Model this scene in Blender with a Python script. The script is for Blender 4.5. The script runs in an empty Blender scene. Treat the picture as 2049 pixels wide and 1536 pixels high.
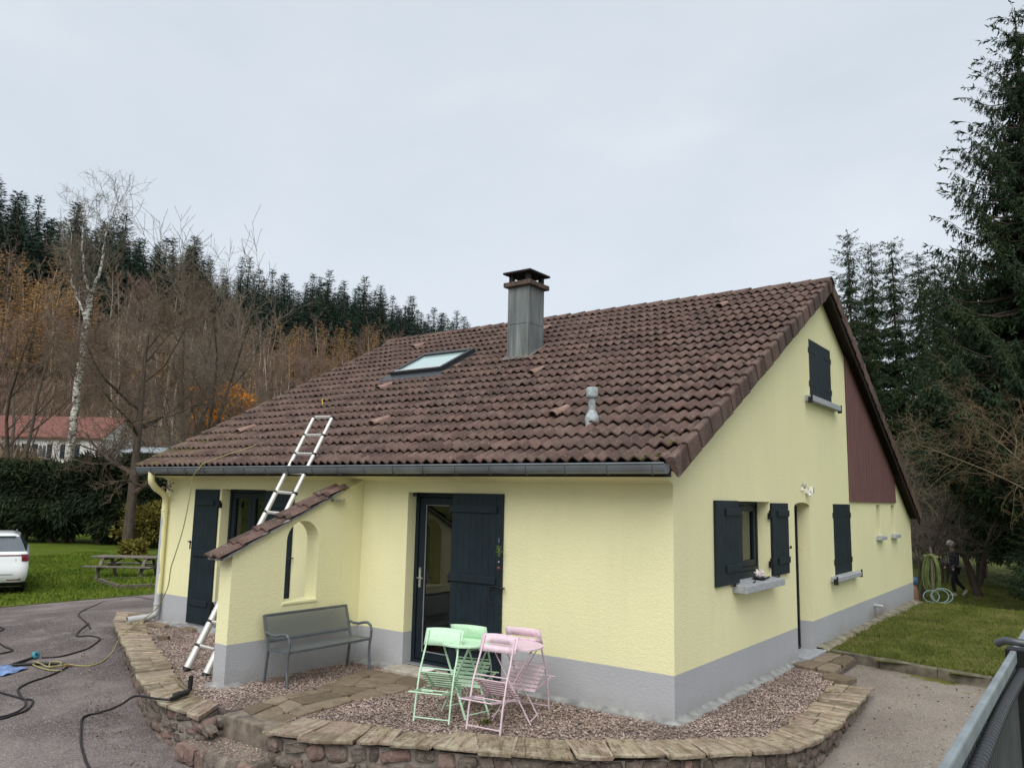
import bpy, bmesh, math, random
import numpy as np
from mathutils import Vector, Matrix
from mathutils.geometry import delaunay_2d_cdt
R = math.radians
PI = math.pi
scene = bpy.context.scene
COL = scene.collection

# ------------------------------------------------------------------ camera
cam_d = bpy.data.cameras.new('camera')
cam = bpy.data.objects.new('camera', cam_d)
COL.objects.link(cam)
scene.camera = cam
F_PX, YAW, PITCH, ROLL = 1583.87, 0.63492, 0.14123, 0.02082
CAM = Vector((3.4953, -7.5577, 2.17))
cam_d.sensor_fit = 'HORIZONTAL'
cam_d.sensor_width = 36.0
cam_d.lens = F_PX / 2049.0 * 36.0
cam_d.clip_start = 0.05
cam_d.clip_end = 3000
_cp, _sp = math.cos(PITCH), math.sin(PITCH)
_f = Vector((-math.sin(YAW) * _cp, math.cos(YAW) * _cp, _sp))
_r = Vector((math.cos(YAW), math.sin(YAW), 0))
_u = _r.cross(_f)
_r2 = _r * math.cos(ROLL) + _u * math.sin(ROLL)
_u2 = -_r * math.sin(ROLL) + _u * math.cos(ROLL)
cam.matrix_world = Matrix(((_r2.x, _u2.x, -_f.x, CAM.x), (_r2.y, _u2.y, -_f.y, CAM.y), (_r2.z, _u2.z, -_f.z, CAM.z), (0, 0, 0, 1)))

# ------------------------------------------------------------------ sky and sun (overcast)
SUN_EL, SUN_AZ = R(50), R(158)      # azimuth: direction the light comes from, clockwise from +y
world = bpy.data.worlds.new('World')
scene.world = world
world.use_nodes = True
wn = world.node_tree
wn.nodes.clear()
w_out = wn.nodes.new('ShaderNodeOutputWorld')
w_bg = wn.nodes.new('ShaderNodeBackground')
w_sky = wn.nodes.new('ShaderNodeTexSky')
w_sky.sky_type = 'NISHITA'
w_sky.sun_disc = False
w_sky.sun_elevation = SUN_EL
w_sky.sun_rotation = SUN_AZ
w_sky.dust_density = 2.0
w_scale = wn.nodes.new('ShaderNodeVectorMath'); w_scale.operation = 'SCALE'
w_scale.inputs['Scale'].default_value = 0.10
wn.links.new(w_sky.outputs[0], w_scale.inputs[0])
w_tc = wn.nodes.new('ShaderNodeTexCoord')
w_map = wn.nodes.new('ShaderNodeMapping')
w_map.inputs['Scale'].default_value = (1, 1, 2.6)
wn.links.new(w_tc.outputs['Generated'], w_map.inputs[0])
w_noise = wn.nodes.new('ShaderNodeTexNoise')
w_noise.inputs['Scale'].default_value = 1.7
w_noise.inputs['Detail'].default_value = 6
w_noise.inputs['Roughness'].default_value = 0.55
w_noise.inputs['Distortion'].default_value = 0.4
wn.links.new(w_map.outputs[0], w_noise.inputs[0])
w_ramp = wn.nodes.new('ShaderNodeValToRGB')
w_ramp.color_ramp.elements[0].position = 0.30
w_ramp.color_ramp.elements[0].color = (0.318, 0.352, 0.384, 1)
w_ramp.color_ramp.elements[1].position = 0.72
w_ramp.color_ramp.elements[1].color = (0.390, 0.412, 0.436, 1)
wn.links.new(w_noise.outputs[0], w_ramp.inputs[0])
w_mix = wn.nodes.new('ShaderNodeMix'); w_mix.data_type = 'RGBA'
w_mix.inputs['Factor'].default_value = 0.90           # almost complete cloud cover
wn.links.new(w_scale.outputs[0], w_mix.inputs[6])
wn.links.new(w_ramp.outputs[0], w_mix.inputs[7])
wn.links.new(w_mix.outputs[2], w_bg.inputs[0])
w_bg.inputs['Strength'].default_value = 1.0
wn.links.new(w_bg.outputs[0], w_out.inputs[0])

sun_d = bpy.data.lights.new('sun', 'SUN')
sun_d.energy = 1.5
sun_d.angle = R(60)
sun_d.color = (1.0, 0.975, 0.94)
sun = bpy.data.objects.new('sun', sun_d)
COL.objects.link(sun)
_sd = Vector((math.sin(SUN_AZ) * math.cos(SUN_EL), math.cos(SUN_AZ) * math.cos(SUN_EL), math.sin(SUN_EL)))
sun.rotation_euler = _sd.to_track_quat('Z', 'Y').to_euler()

scene.view_settings.view_transform = 'Standard'
scene.view_settings.look = 'None'
scene.view_settings.exposure = 1.06
scene.view_settings.gamma = 1.0
scene.view_settings.use_curve_mapping = False
scene.render.engine = 'CYCLES'
scene.cycles.max_bounces = 6
scene.cycles.transparent_max_bounces = 16
scene.cycles.use_denoising = True

# ------------------------------------------------------------------ helpers
def tag(o, label=None, cat=None, group=None, kind=None):
    if label: o['label'] = label
    if cat: o['category'] = cat
    if group: o['group'] = group
    if kind: o['kind'] = kind
    return o

def empty(name, loc=(0, 0, 0), rz=0.0, parent=None):
    o = bpy.data.objects.new(name, None)
    o.empty_display_size = 0.2
    o.location = loc
    o.rotation_euler = (0, 0, rz)
    COL.objects.link(o)
    if parent: o.parent = parent
    return o

def link(name, me, parent=None, loc=None, rot=None, sc=None):
    o = bpy.data.objects.new(name, me)
    COL.objects.link(o)
    if parent: o.parent = parent
    if loc is not None: o.location = loc
    if rot is not None: o.rotation_euler = rot
    if sc is not None: o.scale = sc
    return o

def copy_tree(o, parent=None):
    c = o.copy()
    COL.objects.link(c)
    c.parent = parent
    for ch in list(o.children):
        copy_tree(ch, c)
    return c

class MB:
    """collects geometry, then builds ONE mesh"""
    def __init__(s): s.v = []; s.f = []; s.sm = []
    def add(s, vs, fs, smooth=False):
        n = len(s.v)
        s.v += [tuple(v) for v in vs]
        s.f += [tuple(i + n for i in f) for f in fs]
        s.sm += [smooth] * len(fs)
        return s
    def box(s, x0, x1, y0, y1, z0, z1, M=None):
        vs = [Vector((x, y, z)) for z in (z0, z1) for y in (y0, y1) for x in (x0, x1)]
        if M is not None: vs = [M @ v for v in vs]
        return s.add(vs, [(0, 2, 3, 1), (4, 5, 7, 6), (0, 1, 5, 4), (2, 6, 7, 3), (0, 4, 6, 2), (1, 3, 7, 5)])
    def bar(s, a, b, w, h, up=(0, 0, 1)):
        a = Vector(a); b = Vector(b); d = (b - a); L = d.length; d.normalize()
        upv = Vector(up)
        if abs(d.dot(upv)) > .98: upv = Vector((0, 1, 0))
        sx = d.cross(upv).normalized(); sz = sx.cross(d)
        vs = []
        for p in (a, b):
            for i, j in ((-1, -1), (1, -1), (1, 1), (-1, 1)):
                vs.append(p + sx * (i * w / 2) + sz * (j * h / 2))
        return s.add(vs, [(0, 1, 2, 3), (7, 6, 5, 4), (0, 4, 5, 1), (1, 5, 6, 2), (2, 6, 7, 3), (3, 7, 4, 0)])
    def tube(s, pts, rad, n=8, caps=True, smooth=True):
        pts = [Vector(p) for p in pts]
        if not hasattr(rad, '__len__'): rad = [rad] * len(pts)
        base = len(s.v); k = len(pts)
        t0 = (pts[1] - pts[0]).normalized()
        ref = Vector((0, 0, 1)) if abs(t0.z) < .9 else Vector((1, 0, 0))
        nx = t0.cross(ref).normalized()
        vs = []
        for i, p in enumerate(pts):
            if i == 0: t = pts[1] - pts[0]
            elif i == k - 1: t = pts[-1] - pts[-2]
            else: t = pts[i + 1] - pts[i - 1]
            t.normalize()
            nx = (nx - t * nx.dot(t))
            if nx.length < 1e-5: nx = t.orthogonal()
            nx.normalize()
            ny = t.cross(nx)
            for j in range(n):
                a = 2 * PI * j / n
                vs.append(p + (nx * math.cos(a) + ny * math.sin(a)) * rad[i])
        fs = [(i * n + j, i * n + (j + 1) % n, (i + 1) * n + (j + 1) % n, (i + 1) * n + j) for i in range(k - 1) for j in range(n)]
        s.add(vs, fs, smooth)
        if caps:
            s.add([vs[j] for j in range(n)], [tuple(reversed(range(n)))])
            s.add([vs[(k - 1) * n + j] for j in range(n)], [tuple(range(n))])
        return s
    def lathe(s, prof, n=16, M=None, smooth=True):
        vs = []
        for r_, z in prof:
            for j in range(n):
                a = 2 * PI * j / n
                v = Vector((r_ * math.cos(a), r_ * math.sin(a), z))
                vs.append(M @ v if M is not None else v)
        k = len(prof)
        fs = [(i * n + j, i * n + (j + 1) % n, (i + 1) * n + (j + 1) % n, (i + 1) * n + j) for i in range(k - 1) for j in range(n)]
        return s.add(vs, fs, smooth)
    def prism(s, poly, fn, d0, d1):
        """poly: list of 2-D points, fn(u,v,d)->xyz, extruded between depths d0 and d1"""
        n = len(poly)
        vs = [fn(u, v, d0) for u, v in poly] + [fn(u, v, d1) for u, v in poly]
        fs = [tuple(range(n)), tuple(reversed(range(n, 2 * n)))] + [(i, i + n, (i + 1) % n + n, (i + 1) % n) for i in range(n)]
        return s.add(vs, fs)
    def mesh(s, name, mat=None):
        me = bpy.data.meshes.new(name)
        me.from_pydata(s.v, [], s.f)
        me.polygons.foreach_set('use_smooth', s.sm)
        if mat: me.materials.append(mat)
        me.update()
        return me
    def build(s, name, mat, parent=None, bevel=0, fixn=True, **k):
        me = s.mesh(name, mat)
        if fixn:
            bm = bmesh.new(); bm.from_mesh(me)
            bmesh.ops.delete(bm, geom=[v for v in bm.verts if not v.link_faces], context='VERTS')
            bmesh.ops.recalc_face_normals(bm, faces=bm.faces)
            bm.to_mesh(me); bm.free()
        o = link(name, me, parent, **k)
        if bevel:
            m = o.modifiers.new('bevel', 'BEVEL'); m.width = bevel; m.segments = 2; m.limit_method = 'ANGLE'
        return o

def np_mesh(name, verts, tris, mat, smooth=False):
    """fast mesh from numpy arrays (N,3) and faces (M,k)"""
    me = bpy.data.meshes.new(name)
    verts = np.asarray(verts, dtype=np.float32); tris = np.asarray(tris, dtype=np.int32)
    k = tris.shape[1]
    me.vertices.add(len(verts)); me.vertices.foreach_set('co', verts.ravel())
    me.loops.add(tris.size); me.loops.foreach_set('vertex_index', tris.ravel())
    me.polygons.add(len(tris)); me.polygons.foreach_set('loop_start', np.arange(0, tris.size, k, dtype=np.int32))
    me.polygons.foreach_set('loop_total', np.full(len(tris), k, dtype=np.int32))
    if smooth: me.polygons.foreach_set('use_smooth', np.ones(len(tris), dtype=bool))
    me.materials.append(mat)
    me.update(calc_edges=True)
    return me

def in_poly(x, y, poly):
    c = False; n = len(poly); j = n - 1
    for i in range(n):
        xi, yi = poly[i]; xj, yj = poly[j]
        if (yi > y) != (yj > y) and x < (xj - xi) * (y - yi) / (yj - yi) + xi: c = not c
        j = i
    return c

def plate(name, outline, holes, fn, d0, d1, mat, parent=None):
    """flat slab with holes: 2-D outline and hole polygons, fn(u,v,d)->xyz, thickness d0..d1"""
    vs = []; es = []
    for poly in [outline] + holes:
        n0 = len(vs); n = len(poly)
        vs += [Vector(p) for p in poly]
        es += [(n0 + i, n0 + (i + 1) % n) for i in range(n)]
    ov, oe, of, *_ = delaunay_2d_cdt(vs, es, [], 0, 1e-5)
    tris = []
    for f in of:
        cx = sum(ov[i][0] for i in f) / len(f); cy = sum(ov[i][1] for i in f) / len(f)
        if in_poly(cx, cy, outline) and not any(in_poly(cx, cy, h) for h in holes): tris.append(tuple(f))
    n = len(ov)
    V = [fn(p[0], p[1], d0) for p in ov] + [fn(p[0], p[1], d1) for p in ov]
    edges = {}
    for f in tris:
        for i in range(len(f)):
            e = (f[i], f[(i + 1) % len(f)])
            k = tuple(sorted(e)); edges.setdefault(k, []).append(e)
    F = tris + [tuple(i + n for i in reversed(f)) for f in tris]
    for k, l in edges.items():
        if len(l) == 1:
            a, b = l[0]; F.append((b, a, a + n, b + n))
    m = MB(); m.add(V, F)
    return m.build(name, mat, parent)

# ------------------------------------------------------------------ materials
MATS = {}
class NT:
    def __init__(s, name):
        s.m = bpy.data.materials.new(name); s.m.use_nodes = True
        s.t = s.m.node_tree; s.n = s.t.nodes
        s.b = s.n['Principled BSDF']; s.out = s.n['Material Output']
        s._tc = None
        MATS[name] = s.m
    def tc(s, kind='Object'):
        if s._tc is None: s._tc = s.n.new('ShaderNodeTexCoord')
        return s._tc.outputs[kind]
    def pos(s):
        g = s.n.new('ShaderNodeNewGeometry'); return g.outputs['Position']
    def mapping(s, vec, scale=(1, 1, 1), rot=(0, 0, 0)):
        m = s.n.new('ShaderNodeMapping'); m.inputs['Scale'].default_value = scale; m.inputs['Rotation'].default_value = rot
        s.t.links.new(vec, m.inputs[0]); return m.outputs[0]
    def noise(s, vec, scale, detail=4, rough=.55, dist=0):
        n = s.n.new('ShaderNodeTexNoise'); n.inputs['Scale'].default_value = scale; n.inputs['Detail'].default_value = detail
        n.inputs['Roughness'].default_value = rough; n.inputs['Distortion'].default_value = dist
        s.t.links.new(vec, n.inputs['Vector']); return n.outputs[0]
    def voro(s, vec, scale, feature='F1', out='Distance'):
        n = s.n.new('ShaderNodeTexVoronoi'); n.feature = feature; n.inputs['Scale'].default_value = scale
        s.t.links.new(vec, n.inputs['Vector']); return n.outputs[out]
    def wnoise(s, vec):
        n = s.n.new('ShaderNodeTexWhiteNoise'); s.t.links.new(vec, n.inputs['Vector']); return n.outputs['Value']
    def ramp(s, val, stops):
        r_ = s.n.new('ShaderNodeValToRGB'); cr = r_.color_ramp
        while len(cr.elements) < len(stops): cr.elements.new(.5)
        for e, (p, c) in zip(cr.elements, stops):
            e.position = p
            e.color = (c[0], c[1], c[2], 1) if hasattr(c, '__len__') else (c, c, c, 1)
        s.t.links.new(val, r_.inputs[0]); return r_.outputs[0]
    def mix(s, fac, a, b, mode='MIX'):
        m = s.n.new('ShaderNodeMix'); m.data_type = 'RGBA'; m.blend_type = mode
        for sock, v in ((m.inputs['Factor'], fac), (m.inputs[6], a), (m.inputs[7], b)):
            if hasattr(v, 'is_linked'): s.t.links.new(v, sock)
            elif hasattr(v, '__len__'): sock.default_value = (v[0], v[1], v[2], 1)
            else: sock.default_value = v if sock.type == 'VALUE' else (v, v, v, 1)
        return m.outputs[2]
    def math(s, op, a, b=None, c=None):
        m = s.n.new('ShaderNodeMath'); m.operation = op
        for i, v in enumerate((a, b, c)):
            if v is None: continue
            if hasattr(v, 'is_linked'): s.t.links.new(v, m.inputs[i])
            else: m.inputs[i].default_value = v
        return m.outputs[0]
    def sep(s, vec):
        n = s.n.new('ShaderNodeSeparateXYZ'); s.t.links.new(vec, n.inputs[0]); return n.outputs
    def rnd(s):
        n = s.n.new('ShaderNodeObjectInfo'); return n.outputs['Random']
    def color(s, c):
        if hasattr(c, 'is_linked'): s.t.links.new(c, s.b.inputs['Base Color'])
        else: s.b.inputs['Base Color'].default_value = (c[0], c[1], c[2], 1)
        return s
    def rough(s, v):
        if hasattr(v, 'is_linked'): s.t.links.new(v, s.b.inputs['Roughness'])
        else: s.b.inputs['Roughness'].default_value = v
        return s
    def metal(s, v): s.b.inputs['Metallic'].default_value = v; return s
    def spec(s, v): s.b.inputs['Specular IOR Level'].default_value = v; return s
    def bump(s, h, strength=.3, dist=.01):
        b = s.n.new('ShaderNodeBump'); b.inputs['Strength'].default_value = strength; b.inputs['Distance'].default_value = dist
        s.t.links.new(h, b.inputs['Height']); s.t.links.new(b.outputs[0], s.b.inputs['Normal']); return s

def simple(name, c, rough=.6, metal=0, var=.12, nscale=12, spec=.4, bump=0, bscale=80):
    """painted or plain surface with gentle procedural variation"""
    t = NT(name); p = t.pos()
    n = t.noise(p, nscale, 5)
    lo = [max(0, x * (1 - var)) for x in c]; hi = [min(1, x * (1 + var)) for x in c]
    t.color(t.ramp(n, [(.3, lo), (.7, hi)])).rough(rough).metal(metal).spec(spec)
    if bump: t.bump(t.noise(p, bscale, 3), bump, .004)
    return t.m

def stucco(name, c, stain=None):
    t = NT(name); p = t.pos()
    big = t.noise(p, .9, 4); streak = t.noise(t.mapping(p, (3, 3, 1.2)), 1.0, 5, .6, .6)
    base = t.mix(t.ramp(big, [(.35, 0), (.7, 1)]), [x * .95 for x in c], c)
    base = t.mix(t.math('MULTIPLY', t.ramp(streak, [(.55, 0), (.8, 1)]), .16), base, [c[0] * .78, c[1] * .78, c[2] * .82])
    grain = t.noise(p, 70, 4, .75)
    base = t.mix(t.math('MULTIPLY', t.ramp(grain, [(.36, 1), (.6, 0)]), .26), base, [x * .72 for x in c])
    z_ = t.sep(p)[2]
    spl = t.ramp(t.math('ADD', z_, t.math('MULTIPLY', t.noise(p, 6, 5, .7), .22)), [(.10, 1), (.30, 0)])
    base = t.mix(t.math('MULTIPLY', spl, .35), base, (.22, .20, .16))
    run = t.noise(t.mapping(p, (5, 5, .35)), 1.0, 6, .6, .5)
    base = t.mix(t.math('MULTIPLY', t.ramp(run, [(.5, 0), (.85, 1)]), .13), base, [c[0] * .62, c[1] * .62, c[2] * .62])
    if stain: base = stain(t, p, base)
    t.color(base).rough(.92).spec(.15)
    h = t.math('ADD', t.noise(p, 95, 2, .5), t.math('MULTIPLY', t.noise(p, 30, 2), .6))
    t.bump(h, .8, .008)
    return t.m

YELLOW = (.82, .785, .475)
GREY = (.43, .435, .45)
M_yel = stucco('yellow render', YELLOW)
def _damp(t, p, base):
    xyz = t.sep(p)
    low = t.ramp(t.math('ADD', xyz[2], t.math('MULTIPLY', t.noise(p, 3.5, 4), .35)), [(.30, 1), (.50, 0)])
    where = t.ramp(t.math('ADD', t.math('MULTIPLY', xyz[1], .1), 0), [(.52, 0), (.62, 1)])      # far end of the gable only
    spot = t.ramp(t.math('ABSOLUTE', t.math('SUBTRACT', xyz[1], 9.0)), [(.2, 1), (.9, .25)])
    k = t.math('MULTIPLY', t.math('MULTIPLY', low, where), spot)
    return t.mix(t.math('MULTIPLY', k, .75), base, (.16, .13, .09))
M_gry = stucco('grey plinth render', GREY, _damp)
M_dark = simple('anthracite paint', (.0105, .019, .0255), .5, var=.2, nscale=5, spec=.25)
M_darkdoor = simple('anthracite pvc', (.0075, .0145, .020), .42, var=.15, spec=.25)
M_black = simple('black ironwork', (.008, .008, .009), .5)
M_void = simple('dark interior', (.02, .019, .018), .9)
M_white = simple('white plastic', (.75, .75, .73), .4)
M_concrete = simple('concrete sill', (.33, .345, .36), .85, var=.2, nscale=18, bump=.3)
M_mortar = simple('foundation mortar', (.25, .252, .242), .95, var=.4, nscale=7, bump=.5, bscale=60)
M_zinc = simple('zinc gutter', (.20, .22, .24), .42, metal=.55, var=.2, nscale=4, spec=.5)
M_curtain = simple('net curtain', (.55, .53, .48), .9)
M_wood_dark = simple('dark brown fascia', (.022, .015, .013), .8)
M_alu = simple('brushed aluminium', (.62, .61, .57), .42, metal=.35, var=.12, nscale=20)

def glass_mat(name, tint=(.02, .022, .022), rough=.02, refl=1.0):
    t = NT(name)
    t.n.remove(t.b)
    tr = t.n.new('ShaderNodeBsdfTransparent'); tr.inputs[0].default_value = (.72, .76, .75, 1)
    gl = t.n.new('ShaderNodeBsdfGlossy'); gl.inputs['Roughness'].default_value = rough
    gl.inputs[0].default_value = (.9, .93, .95, 1)
    fr = t.n.new('ShaderNodeFresnel'); fr.inputs[0].default_value = 1.9
    mx = t.n.new('ShaderNodeMixShader')
    t.t.links.new(fr.outputs[0], mx.inputs[0]); t.t.links.new(tr.outputs[0], mx.inputs[1]); t.t.links.new(gl.outputs[0], mx.inputs[2])
    t.t.links.new(mx.outputs[0], t.out.inputs[0])
    return t.m
M_glass = glass_mat('window glass')

# brown concrete roof tile
t = NT('roof tile'); p = t.pos()
sn = t.n.new('ShaderNodeVectorMath'); sn.operation = 'SNAP'; sn.inputs[1].default_value = (.2945, .1475, 50)
t.t.links.new(p, sn.inputs[0])
rv = t.wnoise(sn.outputs[0])
c = t.ramp(rv, [(0, (.064, .037, .030)), (.5, (.098, .058, .047)), (1, (.138, .084, .068))])
c = t.mix(t.math('MULTIPLY', t.ramp(t.noise(p, 3.0, 5), [(.46, 0), (.70, 1)]), .6), c, (.155, .112, .092))
c = t.mix(t.math('MULTIPLY', t.ramp(t.noise(t.mapping(p, (5, .5, .5)), 1.6, 5, .65), [(.5, 0), (.68, 1)]), .55), c, (.04, .031, .027))
c = t.mix(t.math('MULTIPLY', t.ramp(t.noise(p, 22, 4), [(.5, 0), (.75, 1)]), .55), c, (.045, .034, .030))
c = t.mix(t.math('MULTIPLY', t.ramp(t.noise(p, 40, 3), [(.63, 0), (.70, 1)]), .75), c, (.30, .275, .235))     # lichen flecks
xyz = t.sep(p)
mossw = t.ramp(t.math('ADD', t.math('MULTIPLY', xyz[0], .1), 1.0), [(.02, 1), (.24, 0)])
mossw = t.math('MULTIPLY', mossw, t.ramp(xyz[1], [(.0, 1), (1.0, 0)]))
mossn = t.ramp(t.noise(p, 5.5, 6, .7), [(.50, 0), (.60, 1)])
c = t.mix(t.math('MULTIPLY', mossw, mossn), c, (.13, .115, .035))
c = t.mix(t.ramp(t.noise(p, 7.5, 6, .65), [(.715, 0), (.75, 1)]), c, (.085, .085, .028))
t.color(c).rough(.82).spec(.3)
t.bump(t.noise(p, 160, 3), .35, .004)
M_tile = t.m
M_newtile = simple('pinkish vent tile', (.235, .15, .12), .85, var=.3, nscale=9, bump=.3)
M_moss = simple('moss', (.085, .085, .015), 1, var=.5, nscale=30, bump=.8)

t = NT('chimney cladding'); p = t.pos()
c = t.ramp(t.noise(t.mapping(p, (14, 14, 1.1)), 1.0, 6, .6), [(.3, (.085, .095, .095)), (.55, (.16, .175, .175)), (.75, (.27, .285, .27))])
c = t.mix(t.math('MULTIPLY', t.ramp(t.noise(p, 3, 4), [(.5, 0), (.7, 1)]), .5), c, (.17, .17, .10))
t.color(c).rough(.6).metal(.15); M_chim = t.m
M_chimcap = simple('weathered red cement', (.085, .06, .05), .95, var=.5, nscale=12, bump=.6)
M_soot = simple('sooty cement', (.018, .018, .018), .95, var=.5, nscale=14, bump=.6)

t = NT('red stained boards'); p = t.pos()
c = t.ramp(t.noise(t.mapping(p, (30, 30, 1.2)), 1.0, 6, .65), [(.3, (.085, .034, .033)), (.55, (.15, .065, .060)), (.8, (.24, .125, .11))])
t.color(c).rough(.75).bump(t.noise(t.mapping(p, (60, 60, 2)), 1.0, 4), .3, .004); M_redwood = t.m

# downpipe: yellow paint flaking off grey plastic along its left side
t = NT('flaking downpipe'); p = t.pos(); xyz = t.sep(p)
u_ = t.math('ADD', t.math('MULTIPLY', t.math('ADD', xyz[0], 9.27), -.5), t.math('MULTIPLY', t.math('ADD', xyz[1], .075), -.86))
k = t.math('ADD', t.math('MULTIPLY', t.math('SUBTRACT', u_, .012), 14.0), t.math('MULTIPLY', t.math('SUBTRACT', t.noise(t.mapping(p, (9, 9, 3)), 1.0, 5), .5), 1.5))
k = t.ramp(k, [(.0, 0), (.03, 1)])
zz = t.ramp(xyz[2], [(1.72 / 3, 1), (1.76 / 3, 0)])
xyz3 = t.math('DIVIDE', xyz[2], 3.0)
zz = t.ramp(xyz3, [(.55, 1), (.60, 0)])
base = t.math('MAXIMUM', t.math('MULTIPLY', k, zz), t.ramp(xyz3, [(.148, 1), (.15, 0)]))
t.color(t.mix(base, (.76, .72, .40), (.40, .41, .42))).rough(.6); M_pipe = t.m
# ================================================================== THE HOUSE
L_, W_ = 9.39, 12.66                      # front length (x from -L_ to 0), gable width (y from 0 to W_)
PL = 0.448                                # top of grey plinth
SL = 0.533                                # roof slope
YR = 5.65                                 # ridge
Y_EAVE = -0.42
XR0, XR1 = -9.66, 0.22                    # roof from verge to verge
def ztile(y):                             # tile plane
    return 2.53 + SL * (y + 0.4) if y <= YR else 2.53 + SL * (YR + 0.4) - SL * (y - YR)
def zunder(y): return ztile(y) - 0.17
house = empty('house', (0, 0, 0))
tag(house, 'pale yellow rendered house with brown tiled roof, grey plinth and dark shutters', 'house')
front = lambda u, v, d: (u, d, v)         # u=x, v=z, d=y
gable = lambda u, v, d: (-d, u, v)        # u=y, v=z, d=depth into house
TH = 0.34
ZF = -0.35                                # walls start under the ground

def rect(a, b, c, d): return [(a, c), (b, c), (b, d), (a, d)]
def arch(a, b, c, zs, zt, n=8):
    m = (a + b) / 2; hw = (b - a) / 2
    return [(a, c), (b, c), (b, zs)] + [(m + hw * math.cos(PI * i / n), zs + (zt - zs) * math.sin(PI * i / n)) for i in range(1, n)] + [(a, zs)]
# openings
D1 = (-3.70, -2.90, 0.055, 2.20)
D2 = (-7.775, -6.65, 0.055, 2.195)
ZS = 2.36                                 # soffit line on the front wall
# front wall: yellow part is cut by the door openings down to the plinth line
def front_upper():
    o = [(-L_, PL)]
    for d in (D2, D1): o += [(d[0], PL), (d[0], d[3]), (d[1], d[3]), (d[1], PL)]
    o += [(0, PL), (0, 2.572), (-L_, 2.572)]
    return o
plate('wall', front_upper(), [], front, 0, TH, M_yel, house)
for a, b in ((-L_, D2[0]), (D2[1], D1[0]), (D1[1], 0)):
    plate('plinth', rect(a, b, ZF, PL), [], front, 0, TH, M_gry, house)
# gable wall
GW1 = (1.735, 2.955, 1.205, 2.172)
GD = (4.02, 4.775, 0.05, 2.112, 2.175)
GW2 = (6.08, 7.19, 1.02, 2.16)
GN = [(9.24, 9.56, 1.555, 2.155), (10.60, 10.945, 1.555, 2.155)]
GU = (4.99, 6.24, 3.80, 4.72)
yA = TH
o = [(yA, PL), (GD[0], PL), (GD[0], GD[3])]
_m = (GD[0] + GD[1]) / 2; _hw = (GD[1] - GD[0]) / 2
o += [(_m - _hw * math.cos(PI * i / 8), GD[3] + (GD[4] - GD[3]) * math.sin(PI * i / 8)) for i in range(1, 8)]
o += [(GD[1], GD[3]), (GD[1], PL), (W_, PL), (W_, zunder(W_)), (YR, zunder(YR)), (yA, zunder(yA))]
plate('wall', o, [rect(*GW1), rect(*GW2), rect(*GN[0]), rect(*GN[1]), rect(*GU)], gable, 0, TH, M_yel, house)
plate('plinth', rect(yA, GD[0], ZF, PL), [], gable, 0, TH, M_gry, house)
plate('plinth', rect(GD[1], W_, ZF, PL), [], gable, 0, TH, M_gry, house)
# hidden walls
gl = lambda u, v, d: (-L_ + d, u, v)
plate('wall', [(TH, PL), (W_, PL), (W_, zunder(W_)), (YR, zunder(YR)), (TH, zunder(TH))], [], gl, 0, TH, M_yel, house)
plate('plinth', rect(TH, W_, -.7, PL), [], gl, 0, TH, M_gry, house)
plate('wall', rect(-L_ + TH, -TH, -.5, 1.9), [], lambda u, v, d: (u, W_ - d, v), 0, TH, M_yel, house)
# rooms behind the glass: floor and a partition so the inside stays dark
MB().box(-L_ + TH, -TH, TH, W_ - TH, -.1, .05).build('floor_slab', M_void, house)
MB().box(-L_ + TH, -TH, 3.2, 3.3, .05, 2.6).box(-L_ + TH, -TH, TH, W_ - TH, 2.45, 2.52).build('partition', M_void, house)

# roof deck, soffits
m = MB()
for (y0, y1) in ((Y_EAVE + .05, YR), (YR, W_ + .12)):
    m.add([(x, y, ztile(y) + dz) for dz in (-.03, -.10) for y in (y0, y1) for x in (XR0 + .03, XR1 - .03)],
          [(0, 1, 3, 2), (4, 6, 7, 5), (0, 4, 5, 1), (2, 3, 7, 6), (0, 2, 6, 4), (1, 5, 7, 3)])
roof = m.build('roof', M_wood_dark, house)
# verge boards and underside on the rear half
for xx in (XR1 - .06,):
    m = MB()
    for (y0, y1) in ((YR, W_ + .10),):
        m.add([(x, y, ztile(y) + dz) for dz in (-.11, -.24) for y in (y0, y1) for x in (xx, xx + .03)],
              [(0, 1, 3, 2), (4, 6, 7, 5), (0, 4, 5, 1), (2, 3, 7, 6), (0, 2, 6, 4), (1, 5, 7, 3)])
    m.build('verge_board', M_wood_dark, roof)
# front soffit (rendered cove under the eave)
m = MB()
pf = [(0.0, ZS - .03), (-.06, ZS), (-.40, ZS + .05), (-.40, ZS + .10), (0.0, ZS + .16)]
m.prism(pf, lambda u, v, d: (d, u - .001, v), -L_, -.001)
m.build('soffit', M_yel, house)
MB().box(-L_ - .2, .17, -.425, -.404, ZS + .03, ZS + .17).build('fascia_board', M_wood_dark, house)

# ---- tiles
TW, GAUGE_Y = 0.2945, 0.2945
ANG = math.atan(SL)
GA = GAUGE_Y / math.cos(ANG)
def tile_geo(w=TW, g=GA, n=12, rolls=2, lift=.043, amp=.047):
    V = []; F = []
    for s in range(n + 1):
        u = s / n
        h = amp * (0.5 + 0.5 * math.cos(2 * PI * (u * rolls - .25))) ** 1.25
        x = (u - .5) * w
        V += [(x, 0.0, h + lift - .018), (x, 0, h + lift), (x, g * .5, h + lift * .52), (x, g + .03, h - .004)]
    for s in range(n):
        a = s * 4; b = a + 4
        F += [(a, b, b + 1, a + 1), (a + 1, b + 1, b + 2, a + 2), (a + 2, b + 2, b + 3, a + 3)]
    return V, F
tV, tF = tile_geo(n=12)
def tile_mesh(name, V, F, mat):
    m = MB(); m.add(V, F, True)
    me = m.mesh(name, mat)
    # nose faces stay flat
    for i, pgn in enumerate(me.polygons):
        if i % 3 == 0: pgn.use_smooth = False
    return me
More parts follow.
